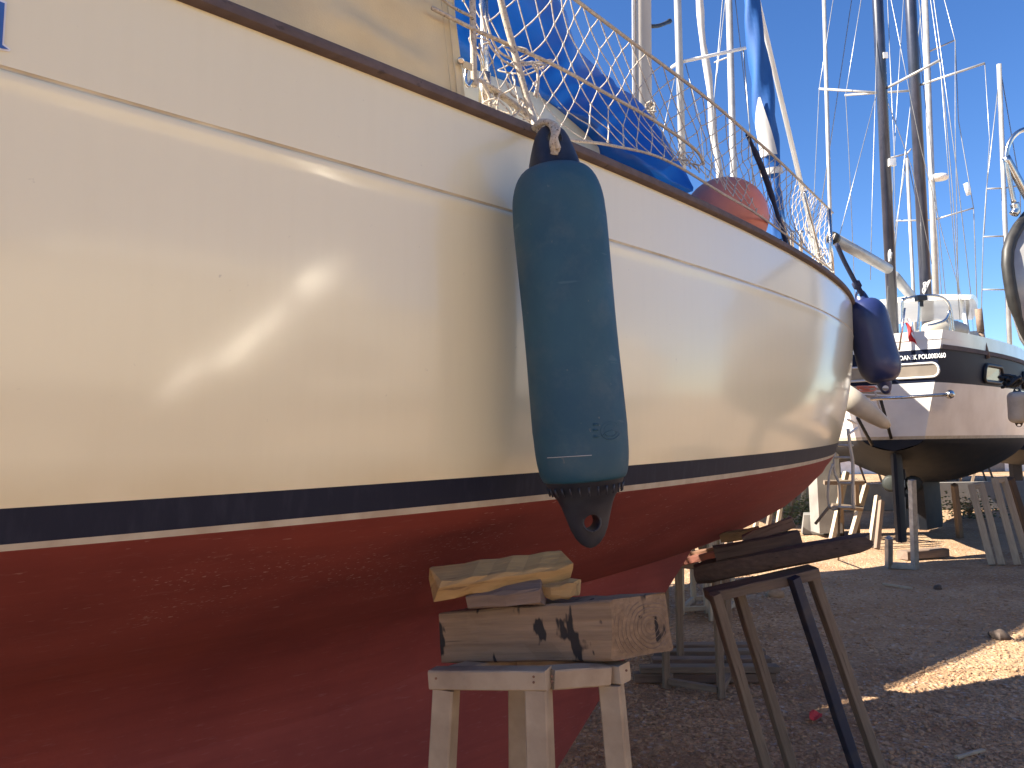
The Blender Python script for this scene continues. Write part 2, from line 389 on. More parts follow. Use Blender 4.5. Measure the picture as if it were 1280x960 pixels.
low_rows = [(gz(d), o) for d, o in ((-.0052, .001), (-.008, .0030), (-.013, .0046), (-.022, .0034), (-.038, .0008), (-.05, 0))]
low_rows += [(lambda u, t=t: (Zgr(u)-.05)*(1-t)+Zbt(u)*t, 0) for t in np.linspace(.08, 1, 14)]
topsides = hull_strip('topsides', low_rows, MT['cream'], yacht)
hull_strip('upper_topsides', up_rows, MT['cream'], yacht)
hull_strip('groove_line', gr_rows, simple('groove_shade', (.68, .60, .42), (.50, .42, .28), 7, .8), yacht)  # darker strip colour stands in for the shade inside the groove
hull_strip('boot_stripe', [(Zbt, 0), (lerpz(Zbt, Zbb, .5), 0), (Zbb, 0)], MT['navy_stripe'], yacht)
hull_strip('white_stripe', [(Zbb, 0), (Zwb, 0)], MT['white_stripe'], yacht)
def bot_pt(c, q):
    """underbody section: slack bilge running into the keel in a smooth wineglass curve"""
    u, B, _ = hpt(c, Zwb); e = float(np.interp(u, [1.8, 3.4], [1.05, 1.12])); zw = Zwb(u)
    zb = min(Zb(u), zw-.002); K = float(np.interp(u, [-1.4, -.6, .9, 3.0], [0, 1, 1, 0])); K = K*K*(3-2*K)
    z = zw-(zw-(zb+K*(.68-zb)))*q; qq = min((zw-z)/(zw-zb), 1); hv = B*max(1-qq**e, 0)**(1/e)
    gv = .080*min(1, K*4)+K*1.8*max(z-.655, 0)**2; t = min(max((1.32-z)/.14, 0), 1); t = t*t*(3-2*t)
    p = 14; sm = (hv**p+gv**p)**(1/p) if max(hv, gv) > 1e-4 else 0
    return u, hv+t*(sm-hv), z
geos = []
for sgn in (1, -1):
    rr = [[W(u, sgn*v, z) for (u, v, z) in (bot_pt(c, q) for c in COLS)] for q in np.linspace(0, 1, 40)]
    if sgn < 0: rr = [r[::-1] for r in rr]
    geos.append(loft(rr, closed=False))
obj('underbody', join(*geos), MT['red'], yacht, smooth=True)
def keel():
    rings = []
    for z in (.13, .16, .3, .5, .7, .9, 1.08, 1.16):
        le = 2.62+(z-.13)*(3.75-2.62)/(1.083-.13); te = -.9-(z-.13)*.3
        f0 = .085 - (.02 if z < .15 else 0); fl_ = 0
        top = []
        for t in np.linspace(0, 1, 18):
            xx = t*t*(3-2*t)*.4+t*.6; uu = le-(le-te)*xx; f = f0+fl_*float(np.interp(uu, [1.5, 2.7], [1, 0])); th = f*min(1, 1.9*math.sqrt(xx)*(1-xx*.12))*(1 if xx < .6 else max((1-xx)/.4, .08)); top.append((uu, th))
        rings.append([W(u, v, z) for u, v in top] + [W(u, -v, z) for u, v in top[::-1][:-1]])
    return loft(rings, capb=False)
fixn(obj('keel', keel(), MT['red'], yacht, smooth=True, angle=50))
# transom
tr = [hpt(-4.4, f) for f in (Zsh, lerpz(Zsh, Zwb, .5), Zwb)] + [bot_pt(-4.4, q) for q in (.3, .6, .9)]
obj('transom', ([W(u, v, z) for u, v, z in tr]+[W(u, -v, z) for u, v, z in tr[::-1]], [tuple(range(12))]), MT['cream'], yacht)
# wooden rubbing strake along the sheer
def strake(sgn):
    sec = [(-.012, -.015), (.010, -.016), (.020, -.009), (.022, .004), (.017, .014), (.004, .018), (-.045, .019), (-.047, .0)]
    cols = [c for c in COLS if c < .985]; rings = []
    for c in cols:
        u, v, z = hpt(c, Zsh); k = min(1, v/.12)
        rings.append([W(u, sgn*max(v+a*k, .002), z+.013+b) for a, b in sec])
    return loft(rings if sgn > 0 else rings[::-1])
fixn(obj('rubbing_strake', strake(1), MT['teak'], yacht, smooth=True, angle=40))
fixn(obj('rubbing_strake', strake(-1), MT['teak'], yacht, smooth=True, angle=40))
dk = [hpt(c, Zsh) for c in COLS]
obj('deck', loft([[W(u, v*t, z+.012+.05*(1-t*t)) for t in (.97, .6, .2, -.2, -.6, -.97)] for u, v, z in dk], closed=False), MT['deck'], yacht, smooth=True)
def cabin():
    rings = []
    for u, hw, h in ((-2.2, 1.0, .36), (-.5, 1.03, .40), (1.2, 1.02, .44), (1.7, 1.0, .45), (2.05, .95, .43), (2.3, .72, .36), (2.5, .45, .05)):
        z0 = Zsh(u)-.02; rings.append([W(u, hw*a, z0+h*b) for a, b in ((1.03, 0), (1.0, .55), (.97, .9), (.90, 1.0), (.5, 1.12), (0, 1.18), (-.5, 1.12), (-.90, 1.0), (-.97, .9), (-1, .55), (-1.03, 0))])
    return loft(rings)
fixn(obj('cabin_trunk', cabin(), MT['cream'], yacht, smooth=True, angle=50))
# mast, boom, stays
def on_v(x, y, v0):
    r = ray(x, y); t = (CLN-v0 - CAM.dot(NN))/r.dot(NN); return Vector(CAM+t*r)
mb = on_v(803, 150, 0); mtop = on_v(802, 0, 0); dirm = (mtop-mb).normalized()
mfoot = mb - dirm*((mb.z-2.6)/dirm.z); mhead = mb + dirm*8.0
def oval_tube(a, b, rx, ry, seg=20, taper=1.0):
    x, y, d = T3, N3, (b-a).normalized()
    return loft([[p+(T3*math.cos(2*math.pi*k/seg)*rx*s+N3*math.sin(2*math.pi*k/seg)*ry*s) for k in range(seg)] for p, s in ((a, 1), (b, taper))])
mast = obj('mast', oval_tube(mfoot, mhead, .066, .050), MT['cream_mast'], yacht, smooth=True, angle=60)
tr0 = W(0, .0, 0)
off = T3*(-.075)
obj('sail_track', join(*[tube([mfoot+off, mhead+off], .010, 6)]), MT['white_paint'], mast, smooth=True)
hp = on_v(822, 33, 0)
obj('winch_handle', tube(spline([on_v(812, 33, 0), on_v(824, 32, -.02), on_v(836, 27, -.06), on_v(838, 25, -.06)], 4), [.012]*8+[.016]*4+[.012], 8), MT['rubber'], mast, smooth=True)
fs0 = on_v(1026, 335, 0); fs1 = on_v(946, -5, 0); fd = (fs1-fs0).normalized()
obj('forestay', tube([fs0-fd*.35, fs0+fd*7.5], .018, 10), MT['white_paint'], yacht, smooth=True)
def furled():
    pts = [on_v(973, 300, .05), on_v(968, 250, .05), on_v(962, 190, .05), on_v(956, 140, .05), on_v(949, 80, .05), on_v(941, 20, .05), on_v(936, -40, .05), on_v(928, -140, .05)]
    rs = [.045, .055, .062, .075, .068, .055, .045, .03]
    P = spline(pts, 8); R = list(np.interp(np.linspace(0, 7, len(P)), range(8), rs)); n = len(P); V, F = [], []
    x, y, _ = frame(P[-1]-P[0]); seg = 20
    for i, p in enumerate(P):
        for k in range(seg):
            a = 2*math.pi*k/seg; wv = 1+.13*math.sin(3*a+i*.5)+.08*mnoise.noise(Vector((math.cos(a)*2, math.sin(a)*2, i*.25)))
            V.append(p+(x*math.cos(a)+y*math.sin(a))*R[i]*wv)
    F = [(i*seg+k, i*seg+(k+1) % seg, (i+1)*seg+(k+1) % seg, (i+1)*seg+k) for i in range(n-1) for k in range(seg)]
    return (V, F), P, R
g, P, R = furled(); fsail = obj('furled_jib', g, MT['blue_sail'], yacht, smooth=True)
a_, b_ = on_v(956.5, 190, .05), on_v(960, 145, .0)
def patch_on(P, R, i0, i1, a0, a1, wfun, out=1.12):
    x, y, _ = frame(P[-1]-P[0]); rings = []
    for i in range(i0, i1+1):
        t = (i-i0)/(i1-i0); w0, w1 = wfun(t); row = []
        for k in range(7):
            a = a0+(a1-a0)*(w0+(w1-w0)*k/6); row.append(P[i]+(x*math.cos(a)+y*math.sin(a))*R[i]*out*1.1)
        rings.append(row)
    return loft(rings, closed=False)
vdir = math.atan2(*(lambda f: ((Vector(-ray(960, 170)).dot(f[1])), Vector(-ray(960, 170)).dot(f[0])))(frame(P[-1]-P[0])))
obj('sail_corner', patch_on(P, R, 15, 26, vdir-1.0, vdir+1.0, lambda t: (.15+.45*t, 1.0 if t < .6 else 1-(t-.6)*.8)), MT['white_sail'], fsail, smooth=True)
obj('sail_tie', patch_on(P, R, 12, 13, vdir-1.5, vdir+1.5, lambda t: (0, 1), 1.16), MT['white_sail'], fsail, smooth=True)
# name lettering at the left: only the tail of its last letter is in view
def decal(name, pts, d_off, mat, parent):
    V = []
    for x, y in pts:
        h = hull_hit(x, y); V.append(h + Vector(-NN)*d_off)
    return V
def hull_hit(x, y, off=0.0):
    r = ray(x, y); lo, hi = .6, 7.0; prev = None; t = lo
    def g(t):
        p = CAM+t*r; u = float(p@TT); v = CLN-float(p@NN); z = float(p[2]); s = min(max((z-Zwb(u))/(Zsh(u)-Zwb(u)), 0), 1)
        if z >= Zwb(u): return v-(Btop(min(max((u-UC)/(ue(s)-UC), 0), 1), s, u)+off)
        B = Btop(min(max((u-UC)/(5.42-UC), 0), 1), 0, u); e = float(np.interp(u, [1.8, 3.4], [1.05, 1.12])); q = min(max((Zwb(u)-z)/(Zwb(u)-Zb(u)), 0), 1)
        return v-(B*max(1-q**e, 0)**(1/e)+off)
    while t < hi and g(t) > 0: t += .02
    a, b = t-.02, t
    for _ in range(25):
        m = (a+b)/2
        if g(m) > 0: a = m
        else: b = m
    return Vector(CAM+a*r)
def rail_hit(x, y, off=.07):
    r = ray(x, y)
    def g(t): p = CAM+t*r; return CLN-float(p@NN)-(Bs(float(p@TT))-off)
    t = .6
    while t < 9 and g(t) > 0: t += .02
    a, b = t-.02, t
    for _ in range(25):
        m = (a+b)/2
        if g(m) > 0: a = m
        else: b = m
    return Vector(CAM+a*r)
def flat_letter(pts, off): return [hull_hit(x, y, off) for x, y in pts], [tuple(range(len(pts)))]
outl = [(-34, 66), (-16, 60), (-14, -4), (-24, -8), (-20, -12), (4, 1), (8, 4), (4.5, 56), (12.5, 62.5), (10, 64), (-4, 60), (-12, 60), (-30, 70)]
let = [(-15, 58), (-12, -4), (0, 1.8), (6, 4), (2.8, 56), (11, 62), (2, 60.5), (-3, 58.5)]
obj('name_letter_outline', flat_letter(let and [(-17, 61), (-13, -8), (1, -1), (8.5, 2.5), (5.0, 54.5), (13.5, 62), (11.5, 64.5), (2, 63), (-5, 61.5)], .002), MT['letter_white'], topsides)
obj('name_letter', flat_letter(let, .004), MT['letter_blue'], topsides)

# ------------------------------------------------------------------ canvas, tarpaulin, net and ropes on the yacht
def weather_cloth():
    def fn(s, t):
        u = -.9+s*(1.135+.9); z = Zsh(u)+.035+t*.66; v = Bs(u)-.045-.10*t
        p = W(u, v, z)
        f = .045*mnoise.noise(Vector((u*2.6, t*2.6, 1)))+.024*mnoise.noise(Vector((u*5+t*5, t*7-u*3, 4)))+.010*abs(mnoise.noise(Vector((u*8-t*9, t*5+u*2, 9))))
        return p - N3*f*min(1, (1-s)*8+.15)*min(1, t*5+.1)
    return grid(fn, 90, 30)
cloth = obj('weather_cloth', weather_cloth(), MT['canvas'], smooth=True)
tag(cloth, 'cream canvas weather cloth laced along the rail of the big cream yacht', 'canvas cloth')
cloth.modifiers.new('thickness', 'SOLIDIFY').thickness = .003
def hem(u, t0=0, t1=1): return [W(u, Bs(u)-.043-.10*t+.004, Zsh(u)+.035+t*.66) for t in np.linspace(t0, t1, 10)]
obj('hem', join(tube(hem(1.105), .0022, 5), tube(hem(1.085), .0012, 5)), MT['canvas'], cloth, smooth=True)
gp = rail_hit(576, 76, .05)
vd = Vector(-ray(576, 76)).normalized()
obj('grommet', lathe([(0, .004), (0, .010), (.6, .010), (1, .008), (1, .004)], gp, gp+vd*.006, 14), MT['steel'], cloth, smooth=True)
obj('webbing_tab', box(rail_hit(584, 82, .05)+vd*.004, (.030, .004, .018), Matrix((T3, N3, ZU)).transposed()), MT['canvas'], cloth)

def tarpaulin():
    topc = [(470, -330, .1), (600, -150, .1), (690, -12, .15), (739, 83, .35), (787, 117, .52), (826, 172, .78), (866, 233, 1.07)]
    botc = [(540, 36, .95), (600, 76, .97), (652, 106, .97), (700, 134, .97), (750, 165, .99), (805, 208, 1.03), (866, 239, 1.08)]
    Tp = spline([on_v(*p) for p in topc], 10); Bp = spline([on_v(*p) for p in botc], 10); n = len(Tp); rows = 24; rings = []
    for i in range(n):
        row = []; a, b = Bp[i], Tp[i]; L = (b-a).length
        inn = a + N3*.20 - ZU*.02*min(1, L*2)
        row.append(inn); row.append(a*.6+inn*.4)
        for j in range(rows+1):
            t = j/rows; p = a.lerp(b, t)
            k = min(1, L/.5)
            p = p - N3*(.05*math.sin(math.pi*t)*k) + ZU*.03*math.sin(math.pi*t)*k
            f = .030*mnoise.noise(Vector((i*.16+t*1.5, t*1.2, 2)))+.016*mnoise.noise(Vector((i*.35-t*3, t*2.0, 7)))
            f += .016*math.sin(i*.55+t*2.2)*(1-t)*.6 + .012*abs(mnoise.noise(Vector((i*.5-t*6, t*1.2, 17))))
            row.append(p - N3*f*k)
        q = Tp[i]
        for s in (.3, .7, 1.0):     # the far side of the sheet, down to the other side deck
            row.append(q + N3*(.15+1.0*s) - ZU*(q.z-2.75)*s*.8 - T3*.3*s)
        rings.append(row)
    return loft(rings, closed=False)
tp = obj('tarpaulin', tarpaulin(), MT['tarp'], smooth=True)
tag(tp, 'bright blue tarpaulin draped over the cabin of the big cream yacht', 'tarpaulin')

# safety net between rail and lifeline
NB = [(598, 100), (640, 140), (690, 168), (760, 178), (830, 196), (880, 218), (920, 246), (960, 274), (1000, 303), (1042, 340)]
NTP = [(585, -150), (640, -70), (690, -25), (720, 0), (800, 60), (880, 120), (925, 158), (965, 193), (1003, 229), (1041, 266)]
NBw = spline([rail_hit(x, y, .07) for x, y in NB], 10); NTw = spline([rail_hit(x, y, .09) for x, y in NTP], 10)
nety = thing('safety_net', 'knotted beige safety net strung from lifeline to rail along the big cream yacht', 'net', W(2.5, 1.1, Zsh(2.5)))
lens = [0]
for i in range(1, len(NBw)): lens.append(lens[-1]+((NBw[i]+NTw[i])-(NBw[i-1]+NTw[i-1])).length/2)
NL = lens[-1]; CELL = .043; NA = int(NL/CELL); NBN = 9
def npt(a, b):
    """point of the net at (a along in cells, b up in cells)"""
    s = min(max(a/NA, 0), 1)*NL; i = min(int(np.searchsorted(lens, s)), len(lens)-1); i = max(i, 1)
    t = (s-lens[i-1])/(lens[i]-lens[i-1]); lo = NBw[i-1].lerp(NBw[i], t); hi = NTw[i-1].lerp(NTw[i], t); k = b/NBN
    p = lo.lerp(hi, k); amp = .012*math.sin(math.pi*min(k*1.1, 1))+.003
    nv = Vector((a*.35, b*.45, 0))
    return p + T3*amp*1.3*mnoise.noise(nv) + ZU*amp*1.2*mnoise.noise(nv+Vector((9, 3, 1))) + N3*(.05*math.sin(math.pi*k)+amp*3*mnoise.noise(nv*.6+Vector((1, 7, 4))))
segs = []
for a in range(NA+1):
    for b in range(NBN):
        if (a+b) % 2 == 0:
            for da in (1, -1):
                if 0 <= a+da <= NA: segs.append((npt(a, b), npt(a+da, b+1)))
        else: pass
obj('net_mesh', join(*[tube([p, p.lerp(q, .5)-ZU*.0018, q], .0021, 4, cap=False) for p, q in segs]), MT['net'], nety, smooth=True)['kind'] = 'stuff'
kn = set(); K = []
obj('net_knots', join(*[lathe([(0, .001), (.3, .0042), (.7, .0042), (1, .001)], npt(a, b)-ZU*.005, npt(a, b)+ZU*.005, 5) for a in range(NA+1) for b in range(NBN+1) if (a+b) % 2 == 0]), MT['net'], nety, smooth=True)['kind'] = 'stuff'
obj('top_rope', tube(NTw, .0062, 8), MT['rope'], nety, smooth=True)
midl = spline([rail_hit(x, y, .055) for x, y in [(540, 10), (600, 40), (690, 80), (760, 118), (820, 152), (868, 186), (880, 205)]], 8)
obj('lacing_rope', tube(midl, .0055, 8), MT['rope'], nety, smooth=True)
low = spline([rail_hit(x, y, .06) for x, y in [(600, 100), (626, 116), (664, 148), (700, 172), (760, 181), (830, 199), (900, 240), (960, 277), (1040, 338)]], 8)
obj('foot_rope', tube(low, .0048, 8), MT['rope'], nety, smooth=True)
def tangle(c, size, n, r, seed, dirs=(1, 1, 1)):
    rnd = random.Random(seed); pts = [c+Vector((rnd.uniform(-1, 1)*size*dirs[0], rnd.uniform(-1, 1)*size*dirs[1], rnd.uniform(-1, 1)*size*dirs[2])) for _ in range(n)]
    return tube(spline(pts, 6), r, 6)
obj('loose_net_tails', join(*[tangle(rail_hit(x, y, .06), sz, 7, .0022, i) for i, (x, y, sz) in enumerate([(612, 125, .035), (630, 118, .05), (655, 140, .03), (645, 70, .05), (668, 85, .04), (600, 60, .03), (1036, 300, .05), (1034, 322, .05), (1020, 318, .04), (845, 195, .03), (855, 203, .03), (870, 206, .02)])]), MT['net'], nety, smooth=True)['kind'] = 'stuff'
obj('hanging_loops', join(*[tube(spline([rail_hit(x, y, .06) for x, y in pl], 6), .0034, 6) for pl in ([(600, 5), (612, 55), (640, 82), (668, 78), (672, 100), (668, 120)], [(606, 20), (622, 62), (655, 78), (690, 75)], [(625, 112), (622, 140), (640, 146), (655, 128), (640, 118), (632, 100)], [(664, 78), (673, 95), (671, 122)])]), MT['net'], nety, smooth=True)

# stanchions and the bow rail of the yacht
def stan(name, x0, y0, x1, y1, r, mat, off=.10, parent=yacht):
    a = rail_hit(x0, y0, off); b = rail_hit(x1, y1, off); d = (a-b).normalized()
    return obj(name, tube([a+d*.05, b], r, 10), mat, parent, smooth=True)
st1 = stan('stanchion', 607, 132, 604, -40, .0125, MT['steel'])
obj('stanchion_socket', tube([rail_hit(606, 134, .10), rail_hit(606, 92, .10)], .017, 12), MT['steel'], st1, smooth=True)
stan('stanchion', 985, 305, 976, 262, .012, MT['steel'], .12)
st3 = stan('stanchion', 1041, 345, 1036, 262, .012, MT['steel'], .08)
stan('stanchion', 1027, 335, 1006, 240, .010, MT['steel'], .10)
obj('deck_post', tube([rail_hit(948, 305, .2), rail_hit(946, 292, .2)], .018, 8), MT['steel'], yacht, smooth=True)
for x in (990, 1001): obj('deck_post', tube([rail_hit(x, 318, .25), rail_hit(x, 292, .25), rail_hit(x, 290, .25)], [.012, .012, .02], 8), MT['steel'], yacht, smooth=True)
obj('rolled_strap', tube(spline([rail_hit(982, 303, .10), rail_hit(970, 262, .10), rail_hit(954, 214, .10), rail_hit(934, 168, .10)], 6), [.010]*8+[.014]*8+[.009]*3, 8), MT['navy_rope'], nety, smooth=True)
# lashing rope on the first stanchion, tied ropes
lash = thing('lashing_rope', 'flecked beige rope lashed down the stanchion beside the cream weather cloth', 'rope', rail_hit(593, 110, .06))
obj('rope_run', tube(spline([rail_hit(590, -40, .06), rail_hit(591, 20, .06), rail_hit(592, 70, .06), rail_hit(593, 108, .06)], 5), .0085, 8), MT['rope'], lash, smooth=True)
obj('rope_end', tube(spline([rail_hit(594, 108, .06), rail_hit(600, 100, .055), rail_hit(611, 118, .055), rail_hit(613, 134, .055)], 5), .005, 8), MT['rope'], lash, smooth=True)
obj('cross_line', tube(spline([rail_hit(540, -12, .05), rail_hit(565, 8, .05), rail_hit(588, 20, .055), rail_hit(594, 24, .06)], 5), .004, 6), MT['rope'], lash, smooth=True)
obj('rail_line', tube(spline([rail_hit(606, 105, .08), rail_hit(630, 122, .075), rail_hit(650, 136, .07), rail_hit(668, 150, .05)], 5), .009, 8), MT['rope'], lash, smooth=True)
obj('shackle', tube(spline([rail_hit(585, 80, .06), rail_hit(582, 96, .06), rail_hit(584, 108, .06), rail_hit(590, 100, .06)], 5), .005, 8), MT['steel'], lash, smooth=True)

# ------------------------------------------------------------------ fenders
def cutter(a, b, r, seg=20):
    return fixn(obj('cut', lathe([(0, r), (1, r)], a, b, seg), None))
def boolean(o, cut):
    m = o.modifiers.new('hole', 'BOOLEAN'); m.operation = 'DIFFERENCE'; m.solver = 'EXACT'; m.object = cut
    bpy.context.view_layer.update(); dg = bpy.context.evaluated_depsgraph_get(); me = bpy.data.meshes.new_from_object(o.evaluated_get(dg)); o.modifiers.clear(); o.data = me
    bpy.data.objects.remove(cut)
def eye_cap(a, d, hx, L, r0, prof, thick, seg=28):
    """tapered vinyl end from radius r0 to a flattened round eye; a = where it leaves the body, d = outward, hx = hole axis"""
    d = d.normalized(); hx = (hx-d*hx.dot(d)).normalized(); sy = d.cross(hx); rings = []
    for t, k in prof:
        th = 1+(thick-1)*min(1, t*1.8)
        rings.append([a+d*(t*L)+hx*(math.cos(2*math.pi*j/seg)*r0*k*th)+sy*(math.sin(2*math.pi*j/seg)*r0*k) for j in range(seg)])
    return loft(rings), hx, sy
CAP_TOP = [(0, 1), (.15, .97), (.35, .88), (.55, .77), (.72, .66), (.85, .53), (.93, .38), (.98, .2), (1, .05)]
CAP_BOT = [(0, 1), (.10, .95), (.2, .84), (.28, .74), (.38, .66), (.55, .57), (.72, .48), (.84, .38), (.93, .26), (.98, .14), (1, .04)]
def fender(name, label, A, B, r, hole_axis, mb, mc, ca, cb, thick=.62, group=None):
    """ca, cb = (cap length, cap base radius share, shoulder length, profile, hole position, hole radius) of upper and lower end"""
    A, B = Vector(A), Vector(B); d = (B-A).normalized(); t = thing(name, label, 'fender', B, group)
    a, b = A+d*ca[0], B-d*cb[0]; l2 = (b-a).length; prof = []
    for k in range(0, 11): q = k/10*math.pi/2; prof.append((ca[2]*(1-math.cos(q))/l2, r*(ca[1]+(1-ca[1])*math.sin(q))))
    prof += [(x, r*(1+.010*math.sin(x*9))) for x in np.linspace(ca[2]/l2+.03, 1-cb[2]/l2-.03, 10)]
    for k in range(10, -1, -1): q = k/10*math.pi/2; prof.append((1-cb[2]*(1-math.cos(q))/l2, r*(cb[1]+(1-cb[1])*math.sin(q))))
    fixn(obj('body', lathe(prof, a, b, 48), mb, t, smooth=True, angle=70))
    for c_, base, dd in ((ca, a, -d), (cb, b, d)):
        geo, hx, sy = eye_cap(base-dd*.002, dd, Vector(hole_axis), c_[0], r*c_[1], c_[3], thick)
        cap = fixn(obj('end_eye', geo, mc, None, smooth=True)); c = base+dd*c_[0]*c_[4]
        boolean(cap, cutter(c-hx*.3, c+hx*.3, c_[5])); off = wloc(t)
        for vtx in cap.data.vertices: vtx.co -= off
        cap.parent = t; cap.data.polygons.foreach_set('use_smooth', [True]*len(cap.data.polygons)); cap.data.set_sharp_from_angle(angle=math.radians(45))
        fc = r*c_[1]*float(np.interp(c_[4], [p[0] for p in c_[3]], [p[1] for p in c_[3]]))*(1+(thick-1)*min(1, c_[4]*1.8))
        rim = [c+dd*(math.cos(q)*c_[5]*1.12)+sy*(math.sin(q)*c_[5]*1.12)+hx*(fc*math.sqrt(max(0, 1-(math.sin(q)*c_[5]*1.12/(fc/thick))**2))-.001) for q in np.linspace(0, 2*math.pi, 24)]
        obj('eye_rim', tube(rim, c_[5]*.16, 6), mc, cap, smooth=True)
    return t, a, b, d
hA = hull_hit(690, 215); hB = hull_hit(728, 610)
FA = at(688, 155, 1.885); FB = at(739, 686, 1.83)
big, ba, bb, bd = fender('long_fender', 'long faded blue cylindrical fender with black ends hanging against the cream hull', FA, FB, .113, Vector(-ray(700, 400))+Vector((.25, 0, 0)), MT['fender'], MT['fender_cap'], (.115, .57, .105, CAP_TOP, .60, .016), (.165, .84, .10, CAP_BOT, .60, .019))
# moulded rings and emblem on the long fender
fx, fy, fz = frame(bb-ba)
def on_fender(x, y, lift=0.0):
    r = Vector(ray(x, y)); o = Vector(CAM); m = o-ba; dd = r-fz*r.dot(fz); mm = m-fz*m.dot(fz)
    A_ = dd.dot(dd); B_ = 2*dd.dot(mm); C_ = mm.dot(mm)-(.113+lift)**2; q = B_*B_-4*A_*C_
    return o+r*((-B_-math.sqrt(max(q, 0)))/(2*A_))
emb = []
for (x0, y0, x1, y1) in ((741, 529, 748, 532), (741, 536, 747, 539), (742, 544, 748, 547)):
    c = on_fender((x0+x1)/2, (y0+y1)/2, .0005); a = on_fender(x0, (y0+y1)/2, .0005); b = on_fender(x1, (y0+y1)/2, .0005)
    emb.append(tube([a, b], .0028, 6))
for rr in (12, 8):
    emb.append(tube([on_fender(763+rr*math.cos(q), 538+rr*.95*math.sin(q), .0) for q in np.linspace(.4, 5.6, 24)], .0016, 5))
emb.append(tube([on_fender(x, y, 0) for x, y in ((752, 545), (758, 540), (765, 537), (772, 540))], .0016, 5))
obj('moulded_emblem', join(*emb), MT['fender'], big, smooth=True)
obj('scuff_line', tube([on_fender(x, 572-(x-690)*.06, .0) for x in range(684, 742, 4)], .0008, 4), MT['white_sail'], big)
def ring_ribs():
    g = []; c = bb+bd*.012
    for k in range(26):
        a = 2*math.pi*k/26; o_ = (fx*math.cos(a)+fy*math.sin(a)); g.append(tube([c+o_*.0915, c+bd*.020+o_*.0865], .0024, 5))
    return join(*g)
obj('moulded_ribs', ring_ribs(), MT['fender_cap'], big, smooth=True)
# its rope
fl = thing('fender_line', 'flecked beige rope holding the long blue fender from above the rail', 'rope', at(692, 182, 1.80))
obj('rope_run', tube(spline([rail_hit(622, -40, .04), rail_hit(626, 0, .04), rail_hit(645, 72, .035), rail_hit(660, 128, .02), rail_hit(670, 158, -.02), at(676, 163, 1.93)], 6), .0095, 10), MT['rope'], fl, smooth=True)
obj('rope_knot', join(
    tube(spline([at(668, 160, 1.96), at(676, 153, 1.92), at(688, 155, 1.86), at(693, 166, 1.825), at(691, 180, 1.82), at(694, 192, 1.835)], 6), .0085, 10),
    tube(spline([at(672, 157, 1.92), at(684, 152, 1.86), at(697, 160, 1.83), at(694, 172, 1.815), at(698, 186, 1.82)], 6), .0070, 10),
    tangle(at(695, 188, 1.825), .008, 6, .006, 3)), MT['rope'], fl, smooth=True)
# navy fender at the bow
nf, *_ = fender('bow_fender', 'navy blue cylindrical fender hanging on a dark line at the bow', at(1074, 362, 5.3), at(1109, 493, 5.2), .135, Vector(-ray(1100, 430)), MT['navy_fender'], MT['navy_fender'], (.075, .34, .13, CAP_TOP, .5, .020), (.085, .36, .13, CAP_TOP, .5, .020), .8)
nl = obj('bow_fender_line', tube(spline([at(1046, 306, 5.0), at(1055, 326, 5.1), at(1066, 347, 5.2), at(1072, 358, 5.25), at(1078, 369, 5.28)], 5), [.016]*13+[.030]*3+[.018]*5, 8), MT['navy_rope'], smooth=True)
tag(nl, 'dark navy rope with a knot leading up to the bow net', 'rope')
# round buoy on deck
bc = rail_hit(906, 274, .26)
bt = thing('round_buoy', 'faded pink round buoy resting on deck behind the safety net', 'buoy', bc-ZU*.2)
R_ = .192
fixn(obj('ball', lathe([(.5-.5*math.cos(math.pi*k/20), R_*math.sin(math.pi*k/20)+.001) for k in range(21)], bc-Vector((.05, 0, 1)).normalized()*R_*.98, bc+Vector((.05, 0, 1)).normalized()*R_*.98, 40), MT['buoy'], bt, smooth=True))
obj('rope_eye', tube([bc+T3*.16, bc+T3*.22], [.035, .025], 12), MT['navy_fender'], bt, smooth=True)
mc_ = on_v(813, 140, .1)
ml = obj('mast_rope_coil', join(*[tangle(mc_, .055, 9, .006, 40+i, (.6, .6, 1)) for i in range(3)]), MT['rope'], smooth=True); tag(ml, 'bundle of tangled beige rope hung at the foot of the cream mast', 'rope')

